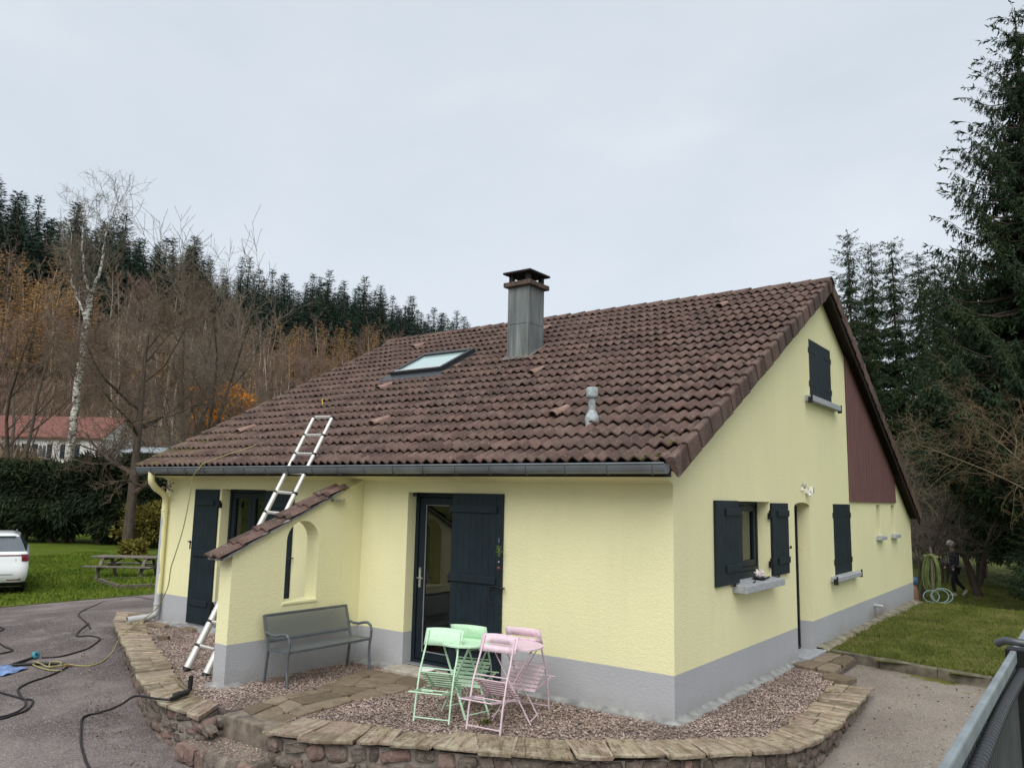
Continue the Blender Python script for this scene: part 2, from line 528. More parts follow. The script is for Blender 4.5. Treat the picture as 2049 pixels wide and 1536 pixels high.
me_tile = tile_mesh('roof_tile', tV, tF, M_tile)
ncol = int(round((XR1 - .02 - XR0) / TW)); nrow = int(math.ceil((YR - Y_EAVE) / GAUGE_Y))
rng = random.Random(5)
Rx = Matrix.Rotation(ANG, 4, 'X')
SKY = (-7.07, -5.80, 2.96, 3.90)           # skylight on the slope (x0,x1,y0,y1)
CHM = (-4.58, -4.15, 3.25, 3.72)           # chimney footprint
spots = []
for i in range(ncol):
    x = XR1 - .02 - TW * (i + .5)
    for j in range(nrow):
        y = Y_EAVE + j * GAUGE_Y
        if y > YR - .08: continue
        if SKY[0] - .12 < x < SKY[1] + .12 and SKY[2] - .28 < y < SKY[3] - .12: continue
        if CHM[0] + .05 < x < CHM[1] - .05 and CHM[2] - .05 < y < CHM[3] - .3: continue
        spots.append((x, y, ztile(y), min(1.0, (YR - .01 - y) / GAUGE_Y)))
vent_at = [(-3.306, 2.46), (-1.899, .853), (-5.117, .869), (-6.643, 2.384), (-8.309, .827), (-8.233, 4.785), (-1.226, 4.902), (-4.898, 4.865)]
spots.sort(key=lambda s: (Vector(s[:3]) - CAM).length)
def jit(): return Matrix.Translation((rng.gauss(0, .002), rng.gauss(0, .006), 0)) @ Matrix.Rotation(rng.gauss(0, .012), 4, 'Z') @ Matrix.Rotation(rng.gauss(0, .014), 4, 'X') @ Matrix.Rotation(rng.gauss(0, .012), 4, 'Y')
for s in spots[:300]:
    o = link('roof_tile', me_tile, roof)
    o.matrix_local = Matrix.Translation(s[:3]) @ Rx @ jit() @ Matrix.Scale(s[3], 4, (0, 1, 0))
tv = np.array(tV); tf = np.array(tF)
AV = []; AF = []; nn = 0
def add_tile_np(M):
    global nn
    A = np.array(M)
    AV.append(tv @ A[:3, :3].T + A[:3, 3]); AF.append(tf + nn); nn += len(tv)
for s in spots[300:]: add_tile_np(Matrix.Translation(s[:3]) @ Rx @ jit() @ Matrix.Scale(s[3], 4, (0, 1, 0)))
# rear slope
Rb = Matrix.Rotation(PI, 4, 'Z') @ Rx
for i in range(ncol):
    x = XR1 - .02 - TW * (i + .5)
    y = W_ + .14
    while y > YR + .08:
        add_tile_np(Matrix.Translation((x, y, ztile(y))) @ Rb @ Matrix.Scale(min(1.0, (y - YR - .01) / GAUGE_Y), 4, (0, 1, 0)))
        y -= GAUGE_Y
o = link('far_roof_tiles', np_mesh('far_roof_tiles', np.concatenate(AV), np.concatenate(AF), M_tile, False), roof)
tag(o, kind='stuff')
# verge tiles: an angle of roll and side flange
def verge_geo(sx, g=GA):
    V = []; F = []
    prof = [(-.10, .010), (-.085, .030), (-.055, .046), (-.02, .046), (.0, .036), (.006, .02), (.006, -.165), (-.014, -.165)]
    for y, dz in ((0, .034), (g + .015, .004)):
        for (x, z) in prof:
            V.append((x * sx, y, z + dz if z > -.1 else z + dz * .7))
    k = len(prof)
    for i in range(k - 1): F.append((i, i + 1, i + 1 + k, i + k))
    F.append(tuple(range(k))); F.append((0, k, 2 * k - 1, k - 1))
    return V, F
for sx, xe in ((1, XR1), (-1, XR0)):
    m = MB(); m.add(*verge_geo(sx)); mv = m.mesh('verge_tile', M_tile)
    for j in range(nrow):
        y = Y_EAVE - .005 + j * GAUGE_Y
        if y > YR - .1: continue
        o = link('verge_tile', mv, roof); o.matrix_local = Matrix.Translation((xe + sx * .006, y, ztile(y))) @ Rx @ jit() @ Matrix.Rotation(sx * .045, 4, 'Z') @ Matrix.Scale(min(1.0, (YR - y) / GAUGE_Y), 4, (0, 1, 0))
    m = MB(); m.add(*verge_geo(-sx)); mv = m.mesh('verge_tile', M_tile)
    y = W_ + .145
    while y > YR + .1:
        o = link('verge_tile', mv, roof); o.matrix_local = Matrix.Translation((xe, y, ztile(y))) @ Rb @ jit()
        y -= GAUGE_Y
# ridge tiles
m = MB()
prof = [(-.165, -.095), (-.15, -.055), (-.08, .0), (0, .03), (.08, .0), (.15, -.055), (.165, -.095)]
V = []; k = len(prof); RG = .336
for x, s_, dz in ((0, 1.06, .012), (RG + .03, .97, -.006)):
    for (u, v) in prof: V.append((x, u * s_, v * s_ + dz))
for (u, v) in prof: V.append((0, u * .98, v * .98 - .012))
m.add(V, [(i, i + 1, i + 1 + k, i + k) for i in range(k - 1)] + [(i + 1, i, i + 2 * k, i + 1 + 2 * k) for i in range(k - 1)], False)
me_ridge = m.mesh('ridge_tile', M_tile)
nr = int((XR1 - XR0) / RG) + 1
for i in range(nr):
    x = XR1 + .01 - i * RG
    o = link('ridge_tile', me_ridge, roof)
    o.matrix_local = Matrix.Translation((x, YR, ztile(YR) + .05)) @ Matrix.Rotation(PI, 4, 'Z') @ jit()
MB().prism([(-.13, -.07), (0, .07), (.13, -.07)], lambda u, v, d: (d, YR + u, ztile(YR) + v), XR1 - .015, XR1 - .03).build('ridge_end_cap', simple('terracotta end cap', (.20, .085, .06), .85), roof)
# vent tiles: short half-round hoods in newer, pinkish clay
m = MB(); V = []; n = 8
for y, rr, zz in ((-.02, .062, .055), (.30, .045, .015)):
    for i in range(n + 1):
        a = PI * i / n; V.append((rr * math.cos(a), y, zz + rr * math.sin(a) * .8))
m.add(V, [(i, i + 1, i + n + 2, i + n + 1) for i in range(n)], True)
V2 = [(v[0] * .82, v[1], v[2] - .008) for v in V]
m.add(V2, [(i, i + n + 1, i + n + 2, i + 1) for i in range(n)], True)
m.add([V[i] for i in range(n + 1)] + [V2[i] for i in range(n + 1)], [(i + 1, i, i + n + 1, i + n + 2) for i in range(n)])
me_vent = m.mesh('vent_tile', M_newtile)
m = MB(); m.add([(.05 * math.cos(PI * i / n), .02, .045 + .04 * math.sin(PI * i / n)) for i in range(n + 1)], [tuple(range(n + 1))])
me_vd = m.mesh('vent_mouth', M_void)
for (x, y) in vent_at:
    col = round((XR1 - .02 - x) / TW - .25); x = XR1 - .02 - TW * (col + .25) + TW * .0
    Mv = Matrix.Translation((x, y - .12, ztile(y - .12))) @ Rx @ Matrix.Translation((0, 0, .012)) @ Matrix.Scale(1.15, 4)
    o = link('vent_tile', me_vent, roof); o.matrix_local = Mv
    o2 = link('vent_mouth', me_vd, roof); o2.matrix_local = Mv
# moss cushions on the tiles near the verge and the far left eave
mv = []; mf = []; k0 = 0
ico = bmesh.new(); bmesh.ops.create_icosphere(ico, subdivisions=1, radius=1)
iv = np.array([v.co[:] for v in ico.verts]); itf = np.array([[v.index for v in f.verts] for f in ico.faces]); ico.free()
def moss_at(x, y, s):
    global k0
    a = iv * np.array([s, s * 1.3, s * .45]) * (1 + .25 * np.random.RandomState(int(abs(x * 991 + y * 733) * 100) % 99999).randn(len(iv), 1))
    mv.append(a + np.array([x, y, ztile(y) + .036])); mf.append(itf + k0); k0 += len(iv)
for (x, y, s, n_) in ((.05, -.34, .03, 9), (-.12, -.36, .035, 10), (-.3, -.33, .03, 7), (.02, -.05, .03, 5), (-.02, .12, .03, 4), (.05, .4, .025, 4), (-.1, .5, .025, 3), (-.15, .16, .02, 3), (.1, 1.2, .02, 3), (-.05, 2.2, .03, 4), (.05, 3.0, .03, 4), (-2.2, -.3, .02, 3), (-9.1, .5, .03, 26), (-8.8, .8, .03, 20), (-9.3, .2, .03, 14), (-8.4, .65, .03, 10)):
    for _ in range(n_): moss_at(x + rng.gauss(0, .04 if x > -3 else .2), y + rng.gauss(0, .05 if x > -3 else .12), s * rng.uniform(.5, 1.2))
o = link('moss_cushions', np_mesh('moss_cushions', np.concatenate(mv), np.concatenate(mf), M_moss, True), roof); tag(o, kind='stuff')

# ---- gutter
GY, GZ, GR = -.485, 2.515, .072
m = MB(); V = []; n = 10; xa, xb = -9.42, .165
for x in (xa, xb):
    for i in range(n + 1):
        a = PI + PI * i / n; V.append((x, GY + GR * math.cos(a), GZ + GR * 1.35 * math.sin(a)))
    for i in range(n + 1):
        a = 2 * PI - PI * i / n; V.append((x, GY + (GR - .005) * math.cos(a), GZ + (GR - .005) * 1.35 * math.sin(a)))
k = 2 * n + 2
m.add(V, [(i, (i + 1) % k, (i + 1) % k + k, i + k) for i in range(k)], False)
for x in (xa, xb): m.add([(x, GY + GR * math.cos(PI + PI * i / n), GZ + GR * 1.35 * math.sin(PI + PI * i / n)) for i in range(n + 1)], [tuple(range(n + 1))])
gut = m.build('gutter', M_zinc, house)
MB().tube([(xa, GY - GR - .002, GZ + .003), (xb, GY - GR - .002, GZ + .003)], .010, 8).build('gutter_bead', M_zinc, gut)
x = xb - .12; i = 0
while x > xa:
    m = MB(); pts = [(x - .05 * math.sin(PI * q / 8) * .6, GY + (GR + .003) * math.cos(PI + PI * q / 8), GZ + (GR + .003) * 1.35 * math.sin(PI + PI * q / 8)) for q in range(9)]
    for a, b in zip(pts[:-1], pts[1:]): m.bar(a, b, .016, .004, up=(1, 0, 0))
    m.build('gutter_bracket', M_zinc, gut); x -= .50
# gutter end joint
MB().lathe([(GR + .004, -.03), (GR + .004, .03)], 16, Matrix.Translation((xb - .03, GY, GZ)) @ Matrix.Rotation(PI / 2, 4, 'Y')).build('gutter_end', M_zinc, gut) if False else None
# ---- downpipe
px_, py_ = -9.27, -.075
m = MB()
m.tube([(-9.05, GY, GZ - .06), (-9.05, GY, 2.36), (-9.06, GY + .02, 2.28), (-9.11, -.36, 2.19), (-9.20, -.18, 2.11), (px_, py_, 2.03), (px_, py_, 1.9), (px_, py_, .20), (px_ + .0, py_ - .02, .12), (px_ - .03, py_ - .12, .07), (px_ - .07, py_ - .34, .06), (px_ - .09, py_ - .44, .05)], [.052, .052, .054, .054, .052, .050, .050, .050, .052, .056, .058, .058], 14, caps=False)
dp = m.build('downpipe', M_pipe, house, fixn=True)
for z in (1.82, .28): MB().lathe([(.054, -.02), (.058, -.012), (.058, .012), (.054, .02)], 14, Matrix.Translation((px_, py_, z))).build('pipe_collar', M_pipe, dp)
# dead leaves caught between the pipe bend and the wall
m = MB()
for _ in range(34):
    c0 = Vector((-9.10 + rng.gauss(0, .06), -.16 + rng.gauss(0, .05), 2.22 + rng.gauss(0, .05))); a = Vector((rng.gauss(0, 1), rng.gauss(0, 1), rng.gauss(0, 1))).normalized() * .028; b = a.orthogonal().normalized() * .018
    m.add([c0 - a, c0 + b, c0 + a, c0 - b], [(0, 1, 2, 3)])
o = m.build('dead_leaves', simple('dry grey leaves', (.28, .25, .2), .9, var=.5), dp, fixn=False); tag(o, kind='stuff')

# ---- shutters
def shutter(w, h, fn, nb, bats, hinge_side, parent=house, batten_span=(.16, 1.0), plain=False, thick=.03):
    """fn(u,v,d): u across from the hinge edge, v up, d out of the wall. boards, battens, hinges"""
    e = empty('shutter', (0, 0, 0), 0, parent)
    bw = w / nb
    for i in range(nb):
        m = MB(); m.prism(rect(i * bw + .0012, (i + 1) * bw - .0012, 0, h), fn, .008, .008 + thick)
        m.build('board', M_dark, e, bevel=.003)
    MB().prism(rect(.004, w - .004, .003, h - .003), fn, .004, .012).build('backing_rail', M_dark, e)
    if not plain:
        for zb in bats:
            m = MB(); m.prism(rect(w * batten_span[0], w * batten_span[1], zb, zb + .085), fn, .008 + thick, .03 + thick); m.build('batten', M_dark, e, bevel=.006)
    for zb in bats:
        zz = zb + .04
        m = MB()
        if plain: m.prism(rect(.0, w * .62, zz - .018, zz + .018), fn, .008 + thick, .014 + thick)
        m.prism(rect(-.045, .012, zz - .045, zz + .045), fn, .004, .024 + thick * .5)
        m.prism(rect(-.06, -.035, zz - .07, zz + .01), fn, -.01, .03)
        m.build('hinge', M_black, e)
    return e
def knob(p, d, parent=house, name='shutter_stop'):
    p = Vector(p); d = Vector(d)
    m = MB(); m.tube([p, p + d * .05], .007, 6); m.tube([p + d * .05 + Vector((0, 0, -.005)), p + d * .05 + Vector((0, 0, .03))], [.016, .012], 8)
    m.build(name, M_black, parent)
F_ = lambda x0, s, z0: (lambda u, v, d: (x0 + s * u, -d, z0 + v))
G_ = lambda y0, s, z0, off=0: (lambda u, v, d: (d + off, y0 + s * u, z0 + v))
# front door shutter, folded back on the wall; french window pair
s1 = shutter(.775, 2.13, F_(-2.915, 1, .07), 8, (.30, 1.08, 1.90), 0, batten_span=(0.0, .90))
s2 = shutter(.64, 2.115, F_(-7.825, -1, .07), 6, (.28, 1.05, 1.86), 0, batten_span=(.12, .9))
s3 = shutter(.66, 2.115, F_(-6.625, 1, .07), 6, (.28, 1.05, 1.86), 0, batten_span=(.12, .9))
m = MB()
m.tube([(-2.115, -.01, 1.12), (-2.115, -.075, 1.12)], .008, 6); m.lathe([(0, -.012), (.02, -.012), (.024, 0), (.02, .012), (0, .012)], 10, Matrix.Translation((-2.10, -.08, 1.12)) @ Matrix.Rotation(PI / 2, 4, 'X')); m.tube([(-2.27, -.06, 1.13), (-2.20, -.075, 1.14), (-2.10, -.075, 1.12)], .008, 6); m.tube([(-2.29, -.06, 1.14), (-2.30, -.075, 1.06), (-2.28, -.075, .97), (-2.25, -.06, .93)], .009, 6)
m.build('shutter_latch', M_black, s1)
m = MB(); m.tube([(-8.50, -.0, 1.32), (-8.50, -.06, 1.33)], .008, 6); m.tube([(-8.53, -.06, 1.34), (-8.45, -.06, 1.34)], .010, 6); m.tube([(-8.47, -.055, 1.36), (-8.47, -.055, 1.22)], .011, 6); m.build('shutter_latch', M_black, s2)
m = MB(); m.tube([(-5.93, 0, 1.23), (-5.93, -.07, 1.23)], .008, 6); m.lathe([(0, -.01), (.02, -.008), (.022, 0), (.0, .014)], 10, Matrix.Translation((-5.93, -.075, 1.23))); m.build('shutter_latch', M_black, s3)
# gable window shutters
s4 = shutter(.69, .955, G_(1.735, -1, 1.222), 5, (.14, .78), 0, batten_span=(.0, .62))
s5 = shutter(.665, .94, G_(2.965, 1, 1.218), 5, (.14, .76), 0, batten_span=(.28, .98))
for (y, z) in ((3.66, 1.55), (1.55, 1.20), (3.12, 1.20)): knob((0.0, y, z), (1, 0, 0))
for (g, a) in ((GW2, 0), (GU, 0)):
    w = (g[1] - g[0]) / 2 - .004; h = g[3] - g[2] - .01
    b = (.16, h - .22)
    sa = shutter(w, h, G_(g[0] + .003, 1, g[2] + .005, -.035), 4, b, 0, plain=True)
    sb = shutter(w, h, G_(g[1] - .003, -1, g[2] + .005, -.035), 4, b, 0, plain=True)
    for yy in (g[0] - .2, g[1] + .16):
        knob((0.0, yy, g[2] - .03), (1, 0, 0))
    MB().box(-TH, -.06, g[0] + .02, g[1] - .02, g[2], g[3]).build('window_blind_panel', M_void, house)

# ---- sills
def sill(y0, y1, z, dep=.13, th=.075):
    m = MB(); m.add([(x, y, zz) for (x, zz) in ((-.20, z + .02), (dep, z), (dep, z - th), (-.20 if False else .0, z - th)) for y in (y0, y1)],
                    [(0, 1, 3, 2), (2, 3, 5, 4), (4, 5, 7, 6), (0, 2, 4, 6), (1, 7, 5, 3)])
    return m.build('window_sill', M_concrete, house, bevel=.006)
sill(1.60, 2.99, 1.20, .17, .085); sill(5.80, 7.34, 1.01, .12, .07); sill(4.72, 6.36, 3.79, .12, .09)
sill(9.14, 9.64, 1.55, .10, .065); sill(10.48, 11.02, 1.55, .10, .065)
for (y, z) in ((5.76, .97), (7.36, .99), (4.68, 3.74), (6.38, 3.74)): MB().box(.06, .125, y - .012, y + .012, z - .07, z + .02).box(.1, .125, y - .01, y + .01, z + .0, z + .06).build('sill_clamp', M_black, house)

# ---- windows and doors
def frame_rect(m, fn, a, b, c, d, w, d0, d1):
    for r_ in (rect(a, a + w, c, d), rect(b - w, b, c, d), rect(a + w, b - w, c, c + w), rect(a + w, b - w, d - w, d)): m.prism(r_, fn, d0, d1)
# front glazed door
dr = empty('front_door', (0, 0, 0), 0, house)
m = MB(); frame_rect(m, front, D1[0] + .0, D1[1], D1[2], D1[3], .055, .15, .24); m.build('door_frame', M_darkdoor, dr, bevel=.004)
m = MB(); frame_rect(m, front, D1[0] + .062, D1[1] - .062, D1[2] + .062, D1[3] - .062, .095, .165, .225); m.build('door_leaf', M_darkdoor, dr, bevel=.006)
MB().prism(rect(D1[0] + .15, D1[1] - .15, D1[2] + .15, D1[3] - .15), front, .195, .199).build('glass_pane', M_glass, dr)
m = MB(); frame_rect(m, front, D1[0] + .155, D1[1] - .155, D1[2] + .155, D1[3] - .155, .010, .178, .19); m.build('glazing_bead', simple('grey bead', (.25, .26, .27), .5), dr)
m = MB(); hx = D1[0] + .105; m.box(hx - .018, hx + .018, .155, .165, 1.0, 1.24); m.tube([(hx, .16, 1.12), (hx, .11, 1.12), (hx + .10, .10, 1.12)], .010, 8); m.tube([(hx, .155, 1.23), (hx + .012, .15, 1.245)], .011, 8)
m.build('door_handle', simple('satin steel', (.5, .5, .48), .35, metal=.8), dr)
MB().prism(rect(D1[0] + .03, D1[1] - .03, .062, .075), front, .06, .15).build('threshold', simple('aluminium threshold', (.4, .41, .42), .4, metal=.6), dr)
MB().prism(rect(D1[1] - .016, D1[1] + .004, .06, D1[3] - .002), front, -.006, .02).build('white_jamb_strip', M_white, dr)  # thin white strip up the door jamb, beside the folded shutter
MB().box(D1[0] + .06, D1[0] + .13, .02, .07, 2.15, 2.198).build('shutter_catch', M_black, dr)
# french window on the left
fw_ = empty('french_window', (0, 0, 0), 0, house)
m = MB(); frame_rect(m, front, D2[0], D2[1], D2[2], D2[3], .05, .15, .24); m.build('window_frame', M_darkdoor, fw_, bevel=.004)
xm = (D2[0] + D2[1]) / 2
for a, b in ((D2[0] + .055, xm - .004), (xm + .004, D2[1] - .055)):
    m = MB(); frame_rect(m, front, a, b, D2[2] + .055, D2[3] - .055, .085, .165, .225); lf = m.build('window_leaf', M_darkdoor, fw_, bevel=.005)
    MB().prism(rect(a + .08, b - .08, D2[2] + .13, D2[3] - .13), front, .195, .199).build('glass_pane', M_glass, lf)
    m = MB(); V = []; n = 40
    for i in range(n + 1):
        u = a + .05 + (b - a - .1) * i / n
        if u > xm + .25: continue
        for z in (.12, 2.1): V.append((u, .42 + .02 * math.sin(i * 1.1), z))
    m.add(V, [(2 * i, 2 * i + 2, 2 * i + 3, 2 * i + 1) for i in range(len(V) // 2 - 1)], True); m.build('curtain', M_curtain, lf, fixn=False)
# gable window
gw = empty('gable_window', (0, 0, 0), 0, house)
g = GW1
m = MB(); frame_rect(m, gable, g[0], g[1], g[2] + .09, g[3], .05, .16, .25); m.build('window_frame', M_darkdoor, gw, bevel=.004)
MB().prism(rect(g[0], g[1], g[2] + .01, g[2] + .09), gable, .13, .26).build('window_bottom_rail', M_darkdoor, gw, bevel=.004)
ym = (g[0] + g[1]) / 2
for a, b in ((g[0] + .055, ym - .004), (ym + .004, g[1] - .055)):
    m = MB(); frame_rect(m, gable, a, b, g[2] + .145, g[3] - .055, .075, .17, .23); lf = m.build('window_leaf', M_darkdoor, gw, bevel=.005)
    MB().prism(rect(a + .07, b - .07, g[2] + .21, g[3] - .12), gable, .198, .202).build('glass_pane', M_glass, lf)
    m = MB(); V = []; n = 30
    for i in range(n + 1):
        for z in (g[2] + .16, g[3] - .05): V.append((-.40 - .015 * math.sin(i * 1.3), a + (b - a) * i / n, z))
    m.add(V, [(2 * i, 2 * i + 2, 2 * i + 3, 2 * i + 1) for i in range(len(V) // 2 - 1)], True); m.build('curtain', M_curtain, lf, fixn=False)
# side door in the gable recess
gd = empty('side_door', (0, 0, 0), 0, house)
MB().prism(arch(GD[0] - .02, GD[1] + .02, GD[2], GD[3], GD[4] + .02), gable, .20, .25).build('door_leaf', M_black, gd)
m = MB(); frame_rect(m, gable, GD[0] + .0, GD[1], GD[2], GD[3], .05, .185, .21); m.build('door_frame', M_darkdoor, gd)
MB().tube([(-.19, 4.12, 1.05), (-.14, 4.12, 1.05), (-.14, 4.22, 1.05)], .009, 6).build('door_handle', M_alu, gd)
for g in GN:
    sw = empty('slit_window', (0, 0, 0), 0, house)
    m = MB(); frame_rect(m, gable, g[0], g[1], g[2], g[3], .03, .2, .26); m.build('window_frame', M_darkdoor, sw)
    MB().prism(rect(g[0] + .03, g[1] - .03, g[2] + .03, g[3] - .03), gable, .225, .229).build('glass_pane', M_glass, sw)
# red board panel
pn = empty('board_cladding', (0, 0, 0), 0, house)
y0, y1, zb = 7.16, 11.0, 2.242
n = 34; bw = (y1 - y0) / n
for i in range(n):
    a, b = y0 + i * bw + .003, y0 + (i + 1) * bw - .003
    MB().prism([(a, zb), (b, zb), (b, zunder(b) - .005), (a, zunder(a) - .005)], gable, -.012, -.030 - .003 * (i % 2)).build('plank', M_redwood, pn)
MB().prism([(y0, zb + .004), (y1, zb + .004), (y1, zunder(y1) - .01), (y0, zunder(y0) - .01)], gable, -.002, -.012).build('backing_board', M_wood_dark, pn)
MB().prism(rect(y0 - .01, y1 + .01, zb - .035, zb), gable, -.002, -.036).build('bottom_batten', M_redwood, pn)

# ---- wing wall with arched opening and its own tile coping
XW0, XW1, YW = -4.755, -4.53, -1.98
wtop = lambda y: 1.452 + .467 * (y + 1.98)
wg = lambda u, v, d: (XW0 + d, u, v)
wing = plate('wing_wall', [(YW, PL), (-.001, PL), (-.001, wtop(0) - .02), (YW, wtop(YW))], [arch(-1.232, -.735, .845, 1.575, 1.82, 14)], wg, 0, XW1 - XW0, M_yel, house)
plate('wing_plinth', rect(YW, -.001, ZF, PL), [], wg, 0, XW1 - XW0, M_gry, wing)
MB().prism(rect(-1.25, -.72, .815, .852), lambda u, v, d: (d, u, v), XW0 - .012, XW1 + .014).build('arch_sill', M_yel, wing, bevel=.008)
ang2 = math.atan(.467); Rw = Matrix.Rotation(ang2, 4, 'X')
wV, wF = tile_geo(w=.335, g=.345, n=14, rolls=2, lift=.034, amp=.040)
me_wt = tile_mesh('coping_tile', wV, wF, M_tile)
# underside so the coping has thickness from below
for j in range(6):
    y = -2.16 + j * .308
    o = link('coping_tile', me_wt, wing); o.matrix_local = Matrix.Translation(((XW0 + XW1) / 2 + .01, y, wtop(y) + .022)) @ Rw @ jit()
MB().add([(x, y, wtop(y) + dz) for dz in (.005, .03) for y in (-2.13, -.41) for x in (XW0 - .03, XW1 + .05)], [(0, 1, 3, 2), (4, 6, 7, 5), (0, 4, 5, 1), (2, 3, 7, 6), (0, 2, 6, 4), (1, 5, 7, 3)]).build('coping_bed', M_mortar, wing)
# curved metal wall lamp on the wing
m = MB(); V = []; n = 8
for k_ in range(2):
    for i in range(n + 1):
        a = -PI / 2 + PI * i / n
        V.append((XW1 + (.11 if k_ else .0) * math.cos(a) + .0, -.50 + .15 * math.sin(a), 2.095 + .012 * k_ - .03 * math.cos(a) * k_))
m.add(V, [(i, i + 1, i + n + 2, i + n + 1) for i in range(n)], True)
m.box(XW1, XW1 + .05, -.56, -.44, 2.06, 2.09)
m.build('wall_lamp', simple('satin lamp metal', (.45, .46, .44), .35, metal=.7), wing)

# ---- lamp, camera and spout on the gable
ol = empty('outdoor_lamp', (0, 4.40, 2.40), 0, house); ol.scale = (.7, .7, .7)
m = MB(); m.lathe([(.0, .055), (.03, .05), (.045, .02), (.04, -.03), (.02, -.06), (0, -.065)], 12, Matrix.Translation((.06, 0, .03))); m.build('glass_globe', simple('milky lamp glass', (.38, .40, .36), .2), ol)
MB().box(0, .05, -.03, .03, -.08, .0).build('lamp_base', M_white, ol, bevel=.006)
scm = empty('security_camera', (0, 4.62, 2.33), 0, house); scm.scale = (.7, .7, .7)
MB().box(.0, .04, -.09, -.02, -.03, .05).box(.04, .1, -.05, .03, -.03, .03).build('camera_bracket', M_white, scm, bevel=.005)
MB().box(.06, .14, .04, .10, -.03, .11).build('floodlight_head', M_white, scm, bevel=.008)
MB().lathe([(0, -.04), (.03, -.04), (.034, 0), (.03, .03), (0, .035)], 10, Matrix.Translation((.08, -.02, -.06))).build('camera_head', M_white, scm)
MB().box(.141, .144, .05, .09, -.02, .10).box(.1, .103, -.04, -.005, -.02, .02).build('camera_lens', simple('smoked lens', (.05, .05, .05), .2), scm)
MB().tube([(0, 8.71, .31), (.16, 8.71, .30)], .028, 10, caps=False).build('drain_spout', simple('grey plastic spout', (.4, .41, .42), .5), house)
# mortar fillet along the foot of the walls
def fillet(pts, w, name='foundation_strip', parent=house, seed=3):
    """thin ragged skirt of mortar at the foot of a wall, to the right of the walking direction"""
    rr = random.Random(seed); m = MB(); V = []; dense = []
    for a, b in zip(pts[:-1], pts[1:]):
        a = Vector(a); b = Vector(b); n = max(2, int((b - a).length / .05))
        for i in range(n): dense.append(a.lerp(b, i / n))
    dense.append(Vector(pts[-1]))
    lo = 0
    for i, p in enumerate(dense):
        d = dense[min(i + 1, len(dense) - 1)] - dense[max(i - 1, 0)]
        d.normalize(); nrm = Vector((d.y, -d.x, 0)); lo = .8 * lo + rr.gauss(0, .22)
        ww = w * max(.35, 1 + lo * .55); h0 = .030 + .010 * lo
        V += [tuple(p + Vector((0, 0, h0 + .012))), tuple(p + nrm * .008 + Vector((0, 0, h0))), tuple(p + nrm * ww * .6 + Vector((0, 0, .013 + rr.uniform(-.004, .004)))), tuple(p + nrm * ww + Vector((0, 0, .004 + rr.uniform(-.004, .003)))), tuple(p + nrm * ww * 1.05 + Vector((0, 0, -.06)))]
    m.add(V, [(5 * i + j, 5 * i + j + 1, 5 * i + j + 6, 5 * i + j + 5) for i in range(len(dense) - 1) for j in range(4)], False)
    return m.build(name, M_mortar, parent, fixn=False)
fillet([(D1[1] + .2, .0, 0), (.0, .0, 0), (.0, 4.0, 0)], .085)
fillet([(XW1 + .0, -.004, 0), (D1[0] - .02, .004, 0)], .09, seed=4)
fillet([(-9.2, .004, 0), (XW0, .004, 0)], .14, seed=6)
fillet([(XW0 - .02, YW + .16, -.02), (XW0 - .0, YW - .0, -.02), (XW1, YW + .004, -.02), (XW1 - .004, YW + .2, -.02)], .12, seed=8)

# ---- door thresholds
MB().box(D1[0] - .06, D1[1] + .2, -.27, .16, -.1, .052).build('door_step', simple('stone threshold', (.34, .31, .26), .9, var=.3, bump=.4), house, bevel=.01)
MB().box(-.2, .15, GD[0] + .02, GD[1] + .12, -.1, .048).build('door_step', M_concrete, house, bevel=.008)
MB().box(D2[0] + .01, D2[1] - .01, -.02, .16, -.1, .050).build('door_step', M_concrete, house)

# ---- chimney
zc0, zc1 = ztile(CHM[2]) - .15, 5.78
ch = empty('chimney', (0, 0, 0), 0, house)
cx0, cx1, cy0, cy1 = CHM
zmid = 5.12
for z0, z1 in ((zc0, zmid - .004), (zmid + .004, zc1)):
    m = MB(); m.box(cx0, cx1, cy0, cy0 + .012, z0, z1); m.build('cladding_panel', M_chim, ch)
    m = MB(); m.box(cx1 - .012, cx1, cy0 + .014, cy1, z0, z1); m.build('cladding_panel', M_chim, ch)
    m = MB(); m.box(cx0, cx0 + .012, cy0 + .014, cy1, z0, z1); m.build('cladding_panel', M_chim, ch)
    m = MB(); m.box(cx0 + .014, cx1 - .014, cy1 - .012, cy1, z0, z1); m.build('cladding_panel', M_chim, ch)
MB().box(cx0 + .014, cx1 - .014, cy0 + .014, cy1 - .014, zc0, zc1 - .01).build('core', M_soot, ch)
MB().box(cx0 - .005, cx0 + .02, cy0 - .006, cy0 + .02, zc0, zc1).box(cx1 - .02, cx1 + .006, cy0 - .006, cy0 + .02, zc0, zc1).build('corner_trim', M_chim, ch)
MB().box(cx0 - .07, cx1 + .07, cy0 - .07, cy1 + .07, zc1, zc1 + .085).build('crown_slab', M_chimcap, ch, bevel=.012)
for (x, y) in ((cx0 + .0, cy0 + .0), (cx1 - .08, cy0 + .0), (cx0 + .0, cy1 - .08), (cx1 - .08, cy1 - .08)):
    MB().box(x, x + .08, y, y + .08, zc1 + .085, zc1 + .23).build('cap_post', M_soot, ch, bevel=.008)
m = MB(); zz = zc1 + .23
